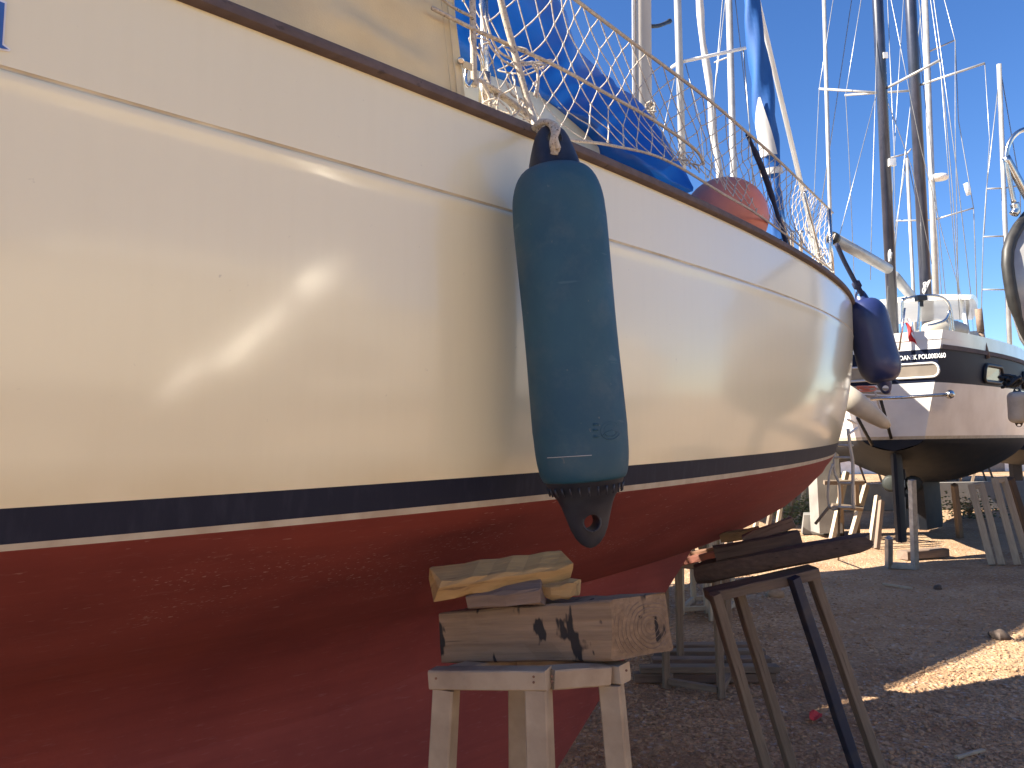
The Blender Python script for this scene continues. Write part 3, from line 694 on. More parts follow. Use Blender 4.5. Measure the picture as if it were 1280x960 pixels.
# ------------------------------------------------------------------ supports under the yacht
bA = (at(763, 750, 1.78), at(765, 826, 1.78)); bL = (at(549, 766, 1.90), at(553, 830, 1.90)); bC = (at(832, 740, 1.865), at(842, 812, 1.865))
bD = tuple(bL[i]+(bC[i]-bA[i])*1.1+Vector((0, .05, 0)) for i in (0, 1))
zt = (bA[0].z+bL[0].z)/2; zb_ = bA[1].z; BW = (bC[1]-bA[1]).length; bh = (bA[0]-bA[1]).length
def hexa(name, c, mat, n=12, m=4, wob=.003, ch=.008, seed=1):
    """hewn timber between two quads; c = [start t/b near, start t/b far, end t/b near, end t/b far]"""
    rnd = random.Random(seed); (s0, s1), (s2, s3), (e0, e1), (e2, e3) = c
    org = s1.copy(); X = (e1-s1).normalized(); Y = ZU.cross(X).normalized(); Z = X.cross(Y); R = Matrix((X, Y, Z)).transposed(); Ri = R.transposed(); rings = []
    for i in range(n+1):
        t = i/n; q = [s0.lerp(e0, t), s2.lerp(e2, t), s3.lerp(e3, t), s1.lerp(e1, t)]; ring = []
        for k in range(4):
            p0, p1 = q[k], q[(k+1) % 4]
            for j in range(m):
                u_ = (ch+(1-2*ch)*j/(m-1)); ring.append(p0.lerp(p1, min(max(u_, .035), .965)))
        ring = [Ri @ (p-org) + Vector((rnd.uniform(-wob, wob) if i in (0, n) else 0, rnd.uniform(-wob, wob)*.6, rnd.uniform(-wob, wob)*.6)) for p in ring]; rings.append(ring)
    vs, fs = loft(rings); me = bpy.data.meshes.new(name); me.from_pydata([tuple(v) for v in vs], [], fs); me.update(); me.materials.append(mat)
    o = bpy.data.objects.new(name, me); o.location = org; o.rotation_euler = R.to_euler(); link(o); return fixn(o)
tb = hexa('support_beam', [bA, bC, bL, bD], MT['beam'])
tag(tb, 'thick grey weathered timber beam with black stains on the cream stand', 'timber beam')
eX = (bC[1]-bA[1]).normalized(); eZ = ((bA[0]+bC[0])-(bA[1]+bC[1])).normalized(); eN = eX.cross(eZ).normalized()
if eN.dot(Vector(ray(800, 780))) > 0: eN = -eN
c0 = bA[1] + eX*BW*.66 + eZ*bh*.46 + eN*.0035
rg = []
for i, r in enumerate(np.linspace(.008, .15, 15)):
    seq = []; wj = random.Random(i).uniform(-.3, .3)
    for a in np.linspace(0, 2*math.pi, 60):
        x_ = r*math.cos(a)*1.1; z_ = r*math.sin(a)*(1+.08*math.sin(3*a+wj)); uu = x_+BW*.66; zz = z_+bh*.46
        if .012 < uu < BW-.012 and .010 < zz < bh-.014: seq.append(c0+eX*x_+eZ*z_)
        else:
            if len(seq) > 3: rg.append(tube(seq, .0007, 4))
            seq = []
    if len(seq) > 3: rg.append(tube(seq, .0007, 4))
rgo = obj('growth_rings', join(*rg), MT['oldwood'], None)
bpy.context.view_layer.update(); rgo.parent = tb; rgo.matrix_parent_inverse = tb.matrix_world.inverted()

stand = None
c1 = at(529, 836, 1.80); c2 = at(674, 836, 1.70); c3 = at(792, 829, 1.815); c4 = c1+(c3-c2)+Vector((0, .1, 0))
ctr = (c1+c2+c3+c4)/4
stand = thing('cream_stand', 'short cream painted four-legged stand holding the stained beam', 'boat stand', (ctr.x, ctr.y, 0))
RH = .043; e1 = (c1-c2).normalized(); e2 = (c3-c2).normalized()
def rail_t(a, b, nm='top_rail'): timber(nm, a-ZU*RH/2, b-ZU*RH/2, .05, RH, MT['stand_cream'], stand, ch=.003, wob=.0008, segs=4, seed=2)
i1 = (e2)*.025; i2 = e1*.025
rail_t(c2+i1-e1*0, c1+i1); rail_t(c4-i1, c3-i1); rail_t(c2+i2+e2*.052, c3+i2-e2*.052); rail_t(c1-i2+e2*.052, c4-i2-e2*.052)
for c, sx, sy in ((c1, -1, 1), (c2, 1, 1), (c3, 1, -1), (c4, -1, -1)):
    top = c + e1*(.030 if sx > 0 else -.030) + e2*(.030 if sy > 0 else -.030) - ZU*(RH+.001)
    outw = (Vector((top.x, top.y, 0))-Vector((ctr.x, ctr.y, 0))).normalized()
    foot = Vector((top.x, top.y, 0)) + outw*.075
    lg = timber('leg', foot, top, .052, .052, MT['stand_cream'], stand, up=e1, ch=.004, wob=.001, segs=5, seed=3)
for kx, ky in ((667, 846), (667, 853), (690, 845), (690, 852), (545, 848), (783, 838)):
    q = at(kx, ky, 1.68 if 600 < kx < 700 else 1.74); dq = Vector(ray(kx, ky)).normalized()
    cq = min((c1, c2, c3), key=lambda c: (c-q).length); 
    obj('nail_head', lathe([(0, .0030), (1, .0025)], q+dq*.004, q+dq*.0005, 10), MT['orange'], stand)
# wedge planks between beam and hull
pk = timber('pine_plank', at(541, 729, 1.83), at(706, 708, 1.93), .085, .050, MT['pine'], None, up=Vector((.25, -.35, 1)), ch=.008, wob=.004, segs=8, ends=.014, seed=4)
tag(pk, 'pale split pine plank wedged against the red hull above the stained beam', 'plank')
def wedge(name, label, x0, y0, x1, y1, d0, d1, h, wd, mat, seed, upv=ZU):
    return tag(timber(name, at(x0, y0, d0), at(x1, y1, d1), wd, h, mat, None, up=upv, ch=.006, wob=.005, segs=4, ends=.008, seed=seed), label, 'wood wedge')
wedge('wood_wedge', 'brown wood wedge lying on the stained beam under the pine plank', 588, 748, 678, 740, 1.85, 1.84, .040, .06, MT['oldwood'], 5, Vector((.1, -.2, 1)))
wedge('wood_wedge', 'short cut wood block at the end of the wedge on the stained beam', 682, 737, 722, 735, 1.88, 1.86, .036, .06, MT['pine'], 6)
wedge('wood_wedge', 'greyish wood offcut pressed between pine plank and brown wedge', 638, 724, 708, 715, 1.95, 1.93, .050, .05, MT['beam'], 7)
# keel block
kb = W(2.45, 0, 0)
tag(timber('keel_block', W(2.2, -.42, .062), W(2.2, .5, .062), .24, .13, MT['darklog'], None, ch=.01, wob=.004, segs=4, seed=8), 'dark timber block on the gravel under the red keel', 'timber block')
tag(timber('keel_block', W(.2, -.42, .062), W(.2, .5, .062), .24, .13, MT['darklog'], None, ch=.01, wob=.004, segs=4, seed=9), 'dark timber block under the after end of the red keel', 'timber block')

# leaning prop under the bow
def leg_line(o, nm, xa, ya, da, xb, yb, w_, mat, extra=0):
    a = at(xa, ya, da); b = atz(xb, yb, 0.0); return timber(nm, b+(b-a).normalized()*0, a, w_, w_, mat, o, up=Vector((1, .3, .1)), ch=.004, wob=.0012, segs=6, seed=11)
pr = thing('leaning_prop', 'leaning wooden trestle with one navy leg propping the bow of the cream yacht', 'boat stand', atz(1030, 960, 0))
leg_line(pr, 'leg', 893, 742, 3.72, 965, 985, .050, MT['greywood'])
leg_line(pr, 'leg', 922, 738, 3.95, 992, 968, .050, MT['greywood'])
tag(leg_line(pr, 'leg', 992, 722, 3.74, 1078, 985, .050, MT['navy_leg']), 'navy painted leg', None)
leg_line(pr, 'leg', 1012, 710, 3.95, 1102, 968, .050, MT['greywood'])
timber('cap_rail', at(884, 744, 3.84), at(1018, 714, 3.84), .15, .050, MT['greywood'], pr, ch=.004, wob=.002, segs=5, seed=12)
def log(name, label, a, b, r0, r1, mat, seed, flat=.75):
    rnd = random.Random(seed); x, y, d = frame(b-a); n = 14; seg = 10; rings = []
    for i in range(n+1):
        t = i/n; r = r0+(r1-r0)*t
        if i in (0, n): r *= .8
        p = a.lerp(b, t)
        rings.append([p+(x*math.copysign(abs(math.cos(q))**.6, math.cos(q))+y*math.copysign(abs(math.sin(q))**.6, math.sin(q))*flat)*r*(1+.10*mnoise.noise(Vector((math.cos(q)*1.6, math.sin(q)*1.6, t*5+seed))))+d*rnd.uniform(-.02, .02)*(i in (0, n)) for q in [2*math.pi*k/seg for k in range(seg)]])
    return tag(fixn(obj(name, loft(rings), mat, None, smooth=True, angle=35)), label, 'timber')
log('old_timber', 'dark old driftwood timber lying across the leaning trestle under the bow', at(872, 716, 4.05), at(1088, 676, 3.75), .080, .060, MT['darklog'], 3)
tag(timber('wood_wedge', at(893, 692, 4.0), at(1000, 672, 3.92), .10, .075, MT['darklog'], None, ch=.008, wob=.006, segs=5, seed=13), 'dark wood wedge on top of the old driftwood timber', 'wood wedge')
tag(timber('wood_wedge', at(930, 676, 4.03), at(992, 652, 3.96), .09, .055, MT['oldwood'], None, ch=.008, wob=.006, segs=4, seed=14), 'brown sloping wood wedge touching the red bow underside', 'wood wedge')
tag(timber('wood_wedge', at(900, 672, 4.35), at(950, 664, 4.3), .10, .05, MT['pine'], None, ch=.008, wob=.004, segs=4, seed=15), 'pale pine offcut wedged under the red bow', 'wood wedge')

# box trestle on the far side of the keel
def trestle(name, label, pts_foot, h, w_, mat, inset=.10, base=True, top=True, group=None, seed=20):
    c = sum((Vector(p) for p in pts_foot), Vector())/4; c.z = 0
    t = thing(name, label, 'boat stand', c, group); tops = []
    for p in pts_foot:
        p = Vector(p); q = p.lerp(c, inset); q.z = h; tops.append(q)
        timber('leg', p, q, w_, w_, mat, t, up=Vector((1, .2, 0)), ch=.003, wob=.001, segs=3, seed=seed)
    for i in range(4):
        if base: timber('base_rail', Vector(pts_foot[i]).lerp(Vector(pts_foot[(i+1) % 4]), .06)+ZU*.05, Vector(pts_foot[i]).lerp(Vector(pts_foot[(i+1) % 4]), .94)+ZU*.05, w_*.9, w_*.9, mat, t, ch=.003, seed=seed)
        if top: timber('top_rail', tops[i]+(tops[i]-tops[(i+1) % 4]).normalized()*w_*.5+ZU*(w_*.5+.002*i), tops[(i+1) % 4]+ZU*(w_*.5+.002*i), w_, w_, mat, t, ch=.003, seed=seed)
    return t, tops
b0 = atz(833, 860, 0); b1 = atz(902, 872, 0); b2 = atz(914, 846, 0); b3 = atz(851, 838, 0)
tr1, tops = trestle('box_trestle', 'brown box trestle with a base frame standing on gravel beyond the red keel', [b0, b1, b2, b3], .84, .045, MT['greywood'], .06)
tag(timber('wood_block', at(850, 702, 5.25), at(900, 692, 5.15), .10, .05, MT['redwood'], None, ch=.006, wob=.003, segs=3, seed=22), 'red stained wood block lying on the brown box trestle', 'wood block')
tag(timber('wood_block', at(856, 694, 5.3), at(896, 686, 5.2), .08, .03, MT['orange'], None, ch=.006, wob=.003, segs=3, seed=23), 'thin rusty board on top of the red stained wood block', 'wood block')
for i, (y0, xa, xb, z) in enumerate([(846, 792, 968, .03), (836, 800, 972, .09), (826, 815, 962, .09), (816, 830, 955, .09), (808, 838, 950, .09)]):
    a = atz(xa, y0, z); b = atz(xb, y0-1, z)
    tag(timber('loose_board', a, b, .10, .045 if i else .06, MT['greywood'] if i % 2 else MT['oldwood'], None, ch=.004, wob=.002, segs=4, seed=30+i),
        ['lowest grey board of the board pile beyond the box trestle', 'front board on top of the board pile beyond the box trestle', 'second board from the front of the board pile beyond the box trestle', 'third board from the front of the board pile beyond the box trestle', 'rear board of the board pile beyond the box trestle'][i], 'board')
for k, (xa, xb) in enumerate(((815, 835), (925, 950))):
    tag(timber('pile_bearer', atz(xa, 848, .0)+ZU*.03, atz(xb-6, 806, .0)+ZU*.03, .06, .055, MT['darklog'], None, ch=.004, seed=40+k), ['short bearer under the board pile end nearer the red keel', 'short dark bearer under the outer half of the board pile'][k], 'bearer')

# ------------------------------------------------------------------ other yachts in the yard
def place(loc, ang):
    """ang = heading in degrees clockwise from +Y; returns f(x forward, y to starboard, z)"""
    a = math.radians(ang); H = Vector((math.sin(a), math.cos(a), 0)); Sb = Vector((math.cos(a), -math.sin(a), 0)); L0 = Vector((loc[0], loc[1], 0))
    return (lambda x, y, z: L0+H*x+Sb*y+ZU*z), H, Sb
def hull_fn(L, B, zw, fb, tw, tww, draft, over=.5, rise=.25, rake=.0, oexp=1.2, rtop=0.):
    """point of the hull: t 0 stern..1 bow, s 1 sheer..0 waterline, q 0..1 waterline to keel line; stern at x=0"""
    def half(t, k):
        if t < .45: return k+(1-k)*math.sin(t/.45*math.pi/2)**.9
        return max(1-((t-.45)/.55)**2.2, 0)**.85
    def sheer(t): return zw+fb*(1+rise*max(t-.3, 0)**2*2)
    def top(t, s):
        k = tww+(tw-tww)*s; x = t*(L-over*(1-s)**oexp-rtop*max((s-.72)/.28, 0)**2) - rake*s*(1-t)
        return x, B/2*half(t, k)*(.93+.07*min(1, s*1.6)), zw+(sheer(t)-zw)*s
    def bot(t, q):
        x, y, z = top(t, 0); zb = zw-draft*math.sin(math.pi*min(max(t*.93+.03, 0), 1))**.7
        return x-.0*q, y*max(1-q**1.5, 0)**(1/1.5), zw+(zb-zw)*q
    return top, bot, sheer
def strips(P, fn, vals, n=36, both=True):
    rows = []
    for sg in (1, -1):
        rr = [[P(*(lambda p: (p[0], sg*p[1], p[2]))(fn(t, v))) for t in np.linspace(0, 1, n)] for v in vals]
        if sg > 0: rr = [r[::-1] for r in rr]
        rows.append(loft(rr, closed=False))
    return join(*rows)
def stern(P, fn, vals):
    r = [P(*fn(0, v)) for v in vals]; l = [P(fn(0, v)[0], -fn(0, v)[1], fn(0, v)[2]) for v in vals]
    return loft([r, l], closed=False)
def simple_yacht(name, label, loc, ang, L, B, zw, fb, mats, group=None, mast=None, cabin=True, tent=None, over=.9, stands=True, keel=True, tw=.6, oexp=1.2, rtop=0.):
    P, H, Sb = place(loc, ang); top, bot, sheer = hull_fn(L, B, zw, fb, tw, tw*.8, .55, over, oexp=oexp, rtop=rtop)
    y = thing(name, label, 'sailboat', P(L*.5, 0, 0), group)
    vals = [1, .97, .8, .6, .4, .2, .1]
    obj('topsides', join(strips(P, top, [.97, .8, .6, .4, .2, .1]), stern(P, top, [.97, .5, .1])), mats[0], y, smooth=True)
    obj('boot_stripe', join(strips(P, top, [.1, 0]), stern(P, top, [.1, 0])), mats[2], y, smooth=True)
    obj('rubbing_strake', join(strips(P, lambda t, s: (top(t, s)[0], top(t, s)[1]+.02, top(t, s)[2]), [1, .96])), mats[3], y, smooth=True)
    obj('underbody', join(strips(P, bot, list(np.linspace(0, 1, 9))), stern(P, bot, [0, .5, 1])), mats[1], y, smooth=True)
    obj('deck', loft([[P(top(t, 1)[0], top(t, 1)[1]*k, sheer(t)-.01) for k in (.99, 0, -.99)] for t in np.linspace(0, 1, 24)], closed=False), MT['deck'], y)
    if keel:
        rr = [[P(L*.36+z*.1+(L*.24)*a, b*.12, z) for a, b in ((0, 0), (.3, 1), (.7, .8), (1, 0), (.7, -.8), (.3, -1))] for z in (.06, .6, zw-.25)]
        fixn(obj('keel', loft(rr), mats[1], y))
    if cabin:
        rr = []
        for x, w_, h in ((L*.25, .8, .42), (L*.5, .8, .42), (L*.64, .62, .36), (L*.70, .4, .05)):
            z0 = sheer(x/L)-.02; rr.append([P(x, w_*a*B/2*.85, z0+h*b) for a, b in ((1.02, 0), (.96, .9), (.85, 1), (-.85, 1), (-.96, .9), (-1.02, 0))])
        fixn(obj('cabin', loft(rr), MT['white_hull'], y))
    if stands:
        for k, (x, sg) in enumerate(((L*.3, 1), (L*.3, -1), (L*.66, 1), (L*.66, -1))):
            xx, yy, zz = bot(x/L, .35)
            timber('prop', P(x, sg*(yy+.35), 0), P(x, sg*yy, zz-.01), .07, .07, MT['greywood'], y, up=H, ch=.004)
    return y, P, top, sheer
def wire(pts, r, parent, name='shroud', mat=None): return obj(name, tube(pts, r, 5), mat or MT['wire'], parent, smooth=True)
def line_up(xa, ya, xb, yb, d, zlo, zhi):
    """straight spar through two photo pixels at depth d, from height zlo to zhi"""
    a, b = at(xa, ya, d), at(xb, yb, d); dd = (b-a)/(b.z-a.z); return a+dd*(zlo-a.z), a+dd*(zhi-a.z)
def spar(nm, xa, ya, xb, yb, d, zlo, zhi, r, mat, parent, seg=12):
    a, b = line_up(xa, ya, xb, yb, d, zlo, zhi); return obj(nm, tube([a, b], r, seg), mat, parent, smooth=True)

# yacht beyond: mast in view, unseen hull and cover added to shade the yard
PU, PN = -.6, 5.95
pl = W(PU, CLN-PN, 0)
PANG = math.degrees(math.atan2(TT[0], TT[1]))
nb, NP, ntop, nsheer = simple_yacht('shading_yacht', 'white yacht behind the big cream yacht, unseen hull and grey cover added for shade', (pl.x, pl.y), PANG, 10.6, 3.0, 1.45, 1.17, (MT['white_hull'], MT['black_bottom'], MT['navy_stripe'], MT['teak']), cabin=False, over=.8)
cov = loft([[NP(x, 1.52*k*sc, z) for k, z in ((1, 2.75), (.95, 3.1), (.5, 3.8), (0, 4.2), (-.5, 3.8), (-.95, 3.1), (-1, 2.75))] for x, sc in ((5.2, 1.0), (6.5, .97), (7.6, .88), (8.8, .70), (9.8, .42), (10.5, .15))], closed=False)
obj('sun_block_cover', cov, simple('grey_cover', (.42, .43, .42), (.33, .34, .33), 2, .8, bmp=.2), nb)  # unseen cover added to block sun from the ketch stern
m8 = spar('mast', 847, 0, 853, 205, 9.5, 2.5, 11.5, .046, MT['alu'], nb)
for pts in ([(849, 78), (932, 60)], [(849, 78), (840, 84)]):
    obj('spreader', tube([at(pts[0][0], pts[0][1], 9.5), at(pts[1][0], pts[1][1], 9.5+(.3 if pts[1][0] > 850 else .4))], .022, 8), MT['white_paint'], m8, smooth=True)
wire([at(929, 60, 9.8), at(937, 160, 9.9), at(945, 280, 10)], .008, nb); wire([at(905, -20, 9.7), at(893, 120, 9.9), at(884, 300, 10)], .006, nb)
wire([at(857, 80, 9.5), at(875, 150, 9.7), at(890, 300, 9.9)], .006, nb); wire([at(846, 85, 9.5), at(828, 170, 9.4), at(815, 290, 9.3)], .006, nb)
fsl = []
g0, g1 = line_up(900, 230, 873, -5, 10.2, 2.6, 11)
P_ = [g0.lerp(g1, i/40)+Vector((.012*math.sin(i*1.1), 0, 0)) for i in range(41)]
obj('furled_sail', tube(P_, [.045+.008*math.sin(i*1.7) for i in range(41)], 10), MT['white_sail'], nb, smooth=True)

# aft ketch with navy band
C2 = (5.30, 10.75); A2 = 33.0
P2, H2, S2 = place(C2, A2); zw2 = 1.73
top2, bot2, sheer2 = hull_fn(11.5, 3.5, zw2, 1.47, .40, .24, .85, .9, .12, rake=.12)
k2 = thing('moored_ketch', 'white two-masted ketch with navy band and dark underbody, stern towards the sandy patch', 'sailboat', P2(5, 0, 0))
sB, sT = (2.50-zw2)/1.47, (2.95-zw2)/1.47
aft_up = obj('bulwark', join(strips(P2, top2, [1.0, .95, .9, sT]), stern(P2, top2, [1.0, sT])), MT['white_hull'], k2, smooth=True, angle=30)
band = obj('navy_band', join(strips(P2, top2, [sT, (sT+sB)/2, sB]), stern(P2, top2, [sT, sB])), MT['navy_hull'], k2, smooth=True, angle=30)
obj('topsides', join(strips(P2, top2, [sB, sB*.8, sB*.6, sB*.4, sB*.2, .03]), stern(P2, top2, [sB, .03])), MT['white_hull'], k2, smooth=True, angle=30)
obj('boot_line', join(strips(P2, top2, [.03, 0]), stern(P2, top2, [.03, 0])), MT['white_stripe'], k2, smooth=True)
obj('underbody', join(strips(P2, bot2, list(np.linspace(0, 1, 10))), stern(P2, bot2, [0, .4, 1])), MT['black_bottom'], k2, smooth=True)
out = lambda fn, o: (lambda t, s: (fn(t, s)[0], fn(t, s)[1]+o, fn(t, s)[2]))
obj('rubbing_strake', join(strips(P2, out(top2, .025), [sT+.035, sT-.005])), MT['teak'], k2, smooth=True)
obj('deck', loft([[P2(top2(t, 1)[0], top2(t, 1)[1]*k, sheer2(t)-.12) for k in (.98, 0, -.98)] for t in np.linspace(0, 1, 24)], closed=False), MT['deck'], k2)
fixn(obj('keel', loft([[P2(3.4+z*-.3+2.3*a, b*.24, z) for a, b in ((0, .25), (.3, 1), (.7, .8), (1, .1), (.7, -.8), (.3, -1), (0, -.25))] for z in (.16, .5, 1.0, 1.25)]), MT['black_bottom'], k2, smooth=True, angle=40))
rz = loft([[P2(x0+a*ch, b*.07, z) for a, b in ((0, .3), (.25, 1), (.7, .8), (1, .2), (.7, -.8), (.25, -1), (0, -.3))] for z, x0, ch in ((.30, .12, .42), (.8, .10, .5), (1.3, .10, .5), (1.78, .08, .42))])
fixn(obj('rudder', rz, MT['black_bottom'], k2, smooth=True, angle=40))
fixn(obj('skeg', loft([[P2(x, y, z) for x, y, z in r] for r in ([(.75, .04, .45), (1.15, .05, .95), (1.15, -.05, .95), (.75, -.04, .45)], [(.65, .03, .42), (.7, .05, 1.3), (.7, -.05, 1.3), (.65, -.03, .42)])]), MT['black_bottom'], k2))
prop = obj('propeller_hub', tube([P2(.60, 0, 1.0), P2(1.2, 0, 1.03)], [.05, .045], 10), MT['black_bottom'], k2, smooth=True)
for q in (.5, 2.6, 4.7):
    c = P2(.72, .17*math.cos(q), 1.0+.17*math.sin(q)); fixn(obj('blade', lathe([(0, .02), (.2, .09), (.5, .125), (.8, .09), (1, .02)], c-H2*.02, c+H2*.02, 14), simple('bronze_blade_%d' % int(q), (.02, .024, .02), (.012, .015, .014), 9, .6), prop, smooth=True))
# windows, lettering
def tr_pt(y, z, o=0.0):
    s = (z-zw2)/1.47; x = -.12*s; return P2(x-o, y, z)
def rrect(y0, y1, z0, z1, r, n=8):
    pts = []
    for cy, cz, a0 in ((y1-r, z1-r, 0), (y0+r, z1-r, 90), (y0+r, z0+r, 180), (y1-r, z0+r, 270)):
        for k in range(n+1): a = math.radians(a0+90*k/n); pts.append((cy+r*math.cos(a), cz+r*math.sin(a)))
    return pts
for y0, y1 in ((.05, .62), (-.62, -.05)):
    pts = rrect(y0, y1, 2.57, 2.76, .085)
    pane = obj('stern_window', ([tr_pt(y, z, .006) for y, z in pts], [tuple(range(len(pts)))]), MT['beige_glass'], k2)
    ring = [tr_pt(y, z, .008) for y, z in pts]; ring.append(ring[0]); obj('window_frame', tube(ring, .016, 6), MT['white_hull'], pane, smooth=True)
def side_pt(x, z, o=.0):
    s = (z-zw2)/1.47; t = x/11.5
    for _ in range(3): t += (x-top2(t, s)[0])/11.5
    xx, yy, zz = top2(t, s); return P2(xx, yy+o, zz)
for x0, x1 in ((1.25, 1.95), (3.2, 3.9), (5.0, 5.7)):
    pts = rrect(x0, x1, 2.56, 2.80, .09); pane = obj('side_window', ([side_pt(x, z, .008) for x, z in pts], [tuple(range(len(pts)))]), MT['beige_glass'], k2)
    ring = [side_pt(x, z, .012) for x, z in pts]; ring.append(ring[0]); obj('window_frame', tube(ring, .03, 6), MT['rubber'], pane, smooth=True)
def lettering(txt, size, origin, right, up_, mat, parent, name, xs=.74):
    cu = bpy.data.curves.new('txt', 'FONT'); cu.body = txt; cu.size = size; cu.extrude = .002; cu.align_x = 'CENTER'; cu.offset = size*.02
    to = bpy.data.objects.new('txt', cu); S.collection.objects.link(to); dg = bpy.context.evaluated_depsgraph_get()
    me = bpy.data.meshes.new_from_object(to.evaluated_get(dg)); bpy.data.objects.remove(to)
    nrm = right.cross(up_).normalized(); M = Matrix((right.normalized(), up_.normalized(), nrm)).transposed().to_4x4(); M.translation = origin - wloc(parent)
    me.transform(Matrix.Diagonal((xs, 1, 1, 1))); me.transform(M); me.materials.clear(); me.materials.append(mat); o = bpy.data.objects.new(name, me); link(o, parent); return o
upv = (tr_pt(0, 2.95)-tr_pt(0, 2.5)).normalized()
lettering('GDANSK POL000X60', .088, tr_pt(.41, 2.822, .012), S2, upv, MT['letter_white'], k2, 'lettering')
# swim platform, tube, struts
hb = obj('handrail', tube([at(1088, 499, 10.2), at(1188, 493, 9.95)], .022, 10), MT['steel'], k2, smooth=True)
obj('flange', lathe([(0, .06), (.5, .06), (1, .03)], at(1187, 493, 10.22), at(1187, 493, 9.93), 16), MT['steel'], hb, smooth=True)
obj('strut', tube([at(1101, 500, 10.45), at(1114, 548, 10.7)], .022, 8), MT['rubber'], k2, smooth=True)
obj('strut', tube([at(1072, 522, 10.3), at(1090, 556, 10.6)], .022, 8), MT['rubber'], k2, smooth=True)
for i, y in enumerate((487, 492, 497)):
    timber('platform_slat', at(1060, y-3, 10.4+.0*i), at(1112, y, 10.35), .07, .03, MT['palewood'], k2, ch=.003)
obj('red_rope', tangle(at(1083, 486, 10.0), .09, 12, .012, 5, (1.5, .5, .35)), MT['buoy'], k2, smooth=True)
for p in [(1085, 492), (1090, 505)]: pass
obj('hanging_rope', tube(spline([at(1094, 490, 10.2), at(1098, 505, 10.2), at(1103, 520, 10.2), at(1106, 536, 10.2)], 5), .012, 6), MT['net'], k2, smooth=True)
cp = obj('cream_bucket_fender', lathe([(0, .05), (.04, .11), (.3, .115), (.7, .085), (.92, .06), (1, .03)], at(1050, 490, 7.6), at(1111, 533, 7.6), 24), MT['cream_plastic'], None, smooth=True)
tag(cp, 'cream plastic cone shaped float hanging between the yacht bow and the ketch', 'float')
# stern rail, gantry, hardtop
d2 = 10.9
rail2 = [[(1128, 372), (1128, 400), (1126, 425), (1122, 438)], [(1134, 373), (1150, 370), (1172, 370), (1184, 377), (1189, 392), (1192, 418)], [(1150, 374), (1149, 395), (1147, 416)], [(1128, 376), (1134, 372)], [(1187, 391), (1182, 400), (1170, 405), (1160, 407)], [(1186, 388), (1188, 406), (1188, 416)]]
for i, pts in enumerate(rail2):
    obj('rail_tube', tube(spline([at(x, y, d2 + (.3 if i == 1 else 0)) for x, y in pts], 5), .020, 8), MT['steel'], k2, smooth=True)
obj('instrument_box', join(box(at(1151, 373, d2), (.13, .1, .07)), box(at(1151, 380, d2), (.05, .05, .08))), MT['rubber'], k2)
def hardtop():
    rings = []
    for x in np.linspace(1.9, 4.6, 10):
        z = 3.99+.05*math.sin((x-1.9)/2.7*math.pi)-.04*(x < 2.0); w_ = 1.05-.12*((x-3.0)/1.6)**2
        rings.append([P2(x, y*w_, z+.09*(1-y*y)) for y in np.linspace(1, -1, 9)]+[P2(x, y*w_*.98, z-.06+.06*(1-y*y)) for y in np.linspace(-1, 1, 9)])
    return loft(rings)
ht = fixn(obj('hardtop', hardtop(), MT['white_hull'], k2, smooth=True, angle=40))
for x, y in ((2.1, .95), (2.1, -.95), (4.4, .9), (4.4, -.9)): obj('hardtop_post', tube([P2(x, y*.98, 3.0), P2(x, y*.9, 3.95)], .03, 8), MT['white_paint'], k2, smooth=True)
obj('side_screen', loft([[P2(2.9, .98, 3.15), P2(4.5, .92, 3.15)], [P2(3.1, .95, 3.95), P2(4.4, .90, 3.95)]], closed=False), MT['glass'], k2)
obj('wheelhouse_window', loft([[P2(4.57, .85, 3.36), P2(4.57, -.85, 3.36)], [P2(4.57, .85, 3.66), P2(4.57, -.85, 3.66)]], closed=False), MT['glass'], k2)
fixn(obj('deckhouse', loft([[P2(x, y*w_, z) for y, z in ((1.05, 2.9), (1, zz), (-1, zz), (-1.05, 2.9))] for x, w_, zz in ((1.0, .75, 3.26), (2.0, 1.0, 3.30), (4.4, 1.1, 3.30), (4.6, 1.08, 3.72), (7.5, .95, 3.72), (9, .7, 3.4))]), MT['white_hull'], k2))
fixn(obj('rolled_dinghy', lathe([(0, .03), (.04, .10), (.3, .15), (.7, .15), (.95, .11), (1, .03)], at(1156, 412, 11.4), at(1206, 413, 11.6), 18), MT['cream_plastic'], k2, smooth=True))
obj('winch', lathe([(0, .09), (.3, .07), (.6, .1), (1, .1)], P2(1.4, .72, 3.3), P2(1.4, .72, 3.5), 16), MT['rubber'], k2, smooth=True)
obj('lifebelt_bracket', join(tube([at(1223, 386, 11.3), at(1226, 415, 11.3)], .05, 8), tube([at(1226, 415, 11.3), at(1235, 448, 11.3)], .035, 8)), MT['oldwood'], k2, smooth=True)
for pts in ([(1184, 378), (1212, 405)], [(1160, 388), (1146, 404)]):
    pass
# flag
fp = obj('flag_staff', tube([at(1124, 438, 10.55), at(1131, 385, 10.55)], .014, 8), MT['steel'], k2, smooth=True)
def flag(x0, y0, x1, y1, w0, w1, d, ph): return grid(lambda s, t: at(x0+(x1-x0)*s+w0*(1-s)*t+w1*s*t+1.5*math.sin(s*5+ph), y0+(y1-y0)*s+3*t+1.2*math.sin(t*4+s*3), d+.05*math.sin(s*6+t*4)), 14, 6)
fl_ = thing('ensign_flag', 'white and red flag hanging limp from the stern of the ketch', 'flag', at(1132, 432, 10.5))
obj('red_half', flag(1130, 401, 1138, 427, 4, 10, 10.5, 0), MT['flag_red'], fl_, smooth=True); obj('white_half', flag(1131.5, 396, 1143, 422, 4, 6, 10.52, .5), MT['flag_white'], fl_, smooth=True)
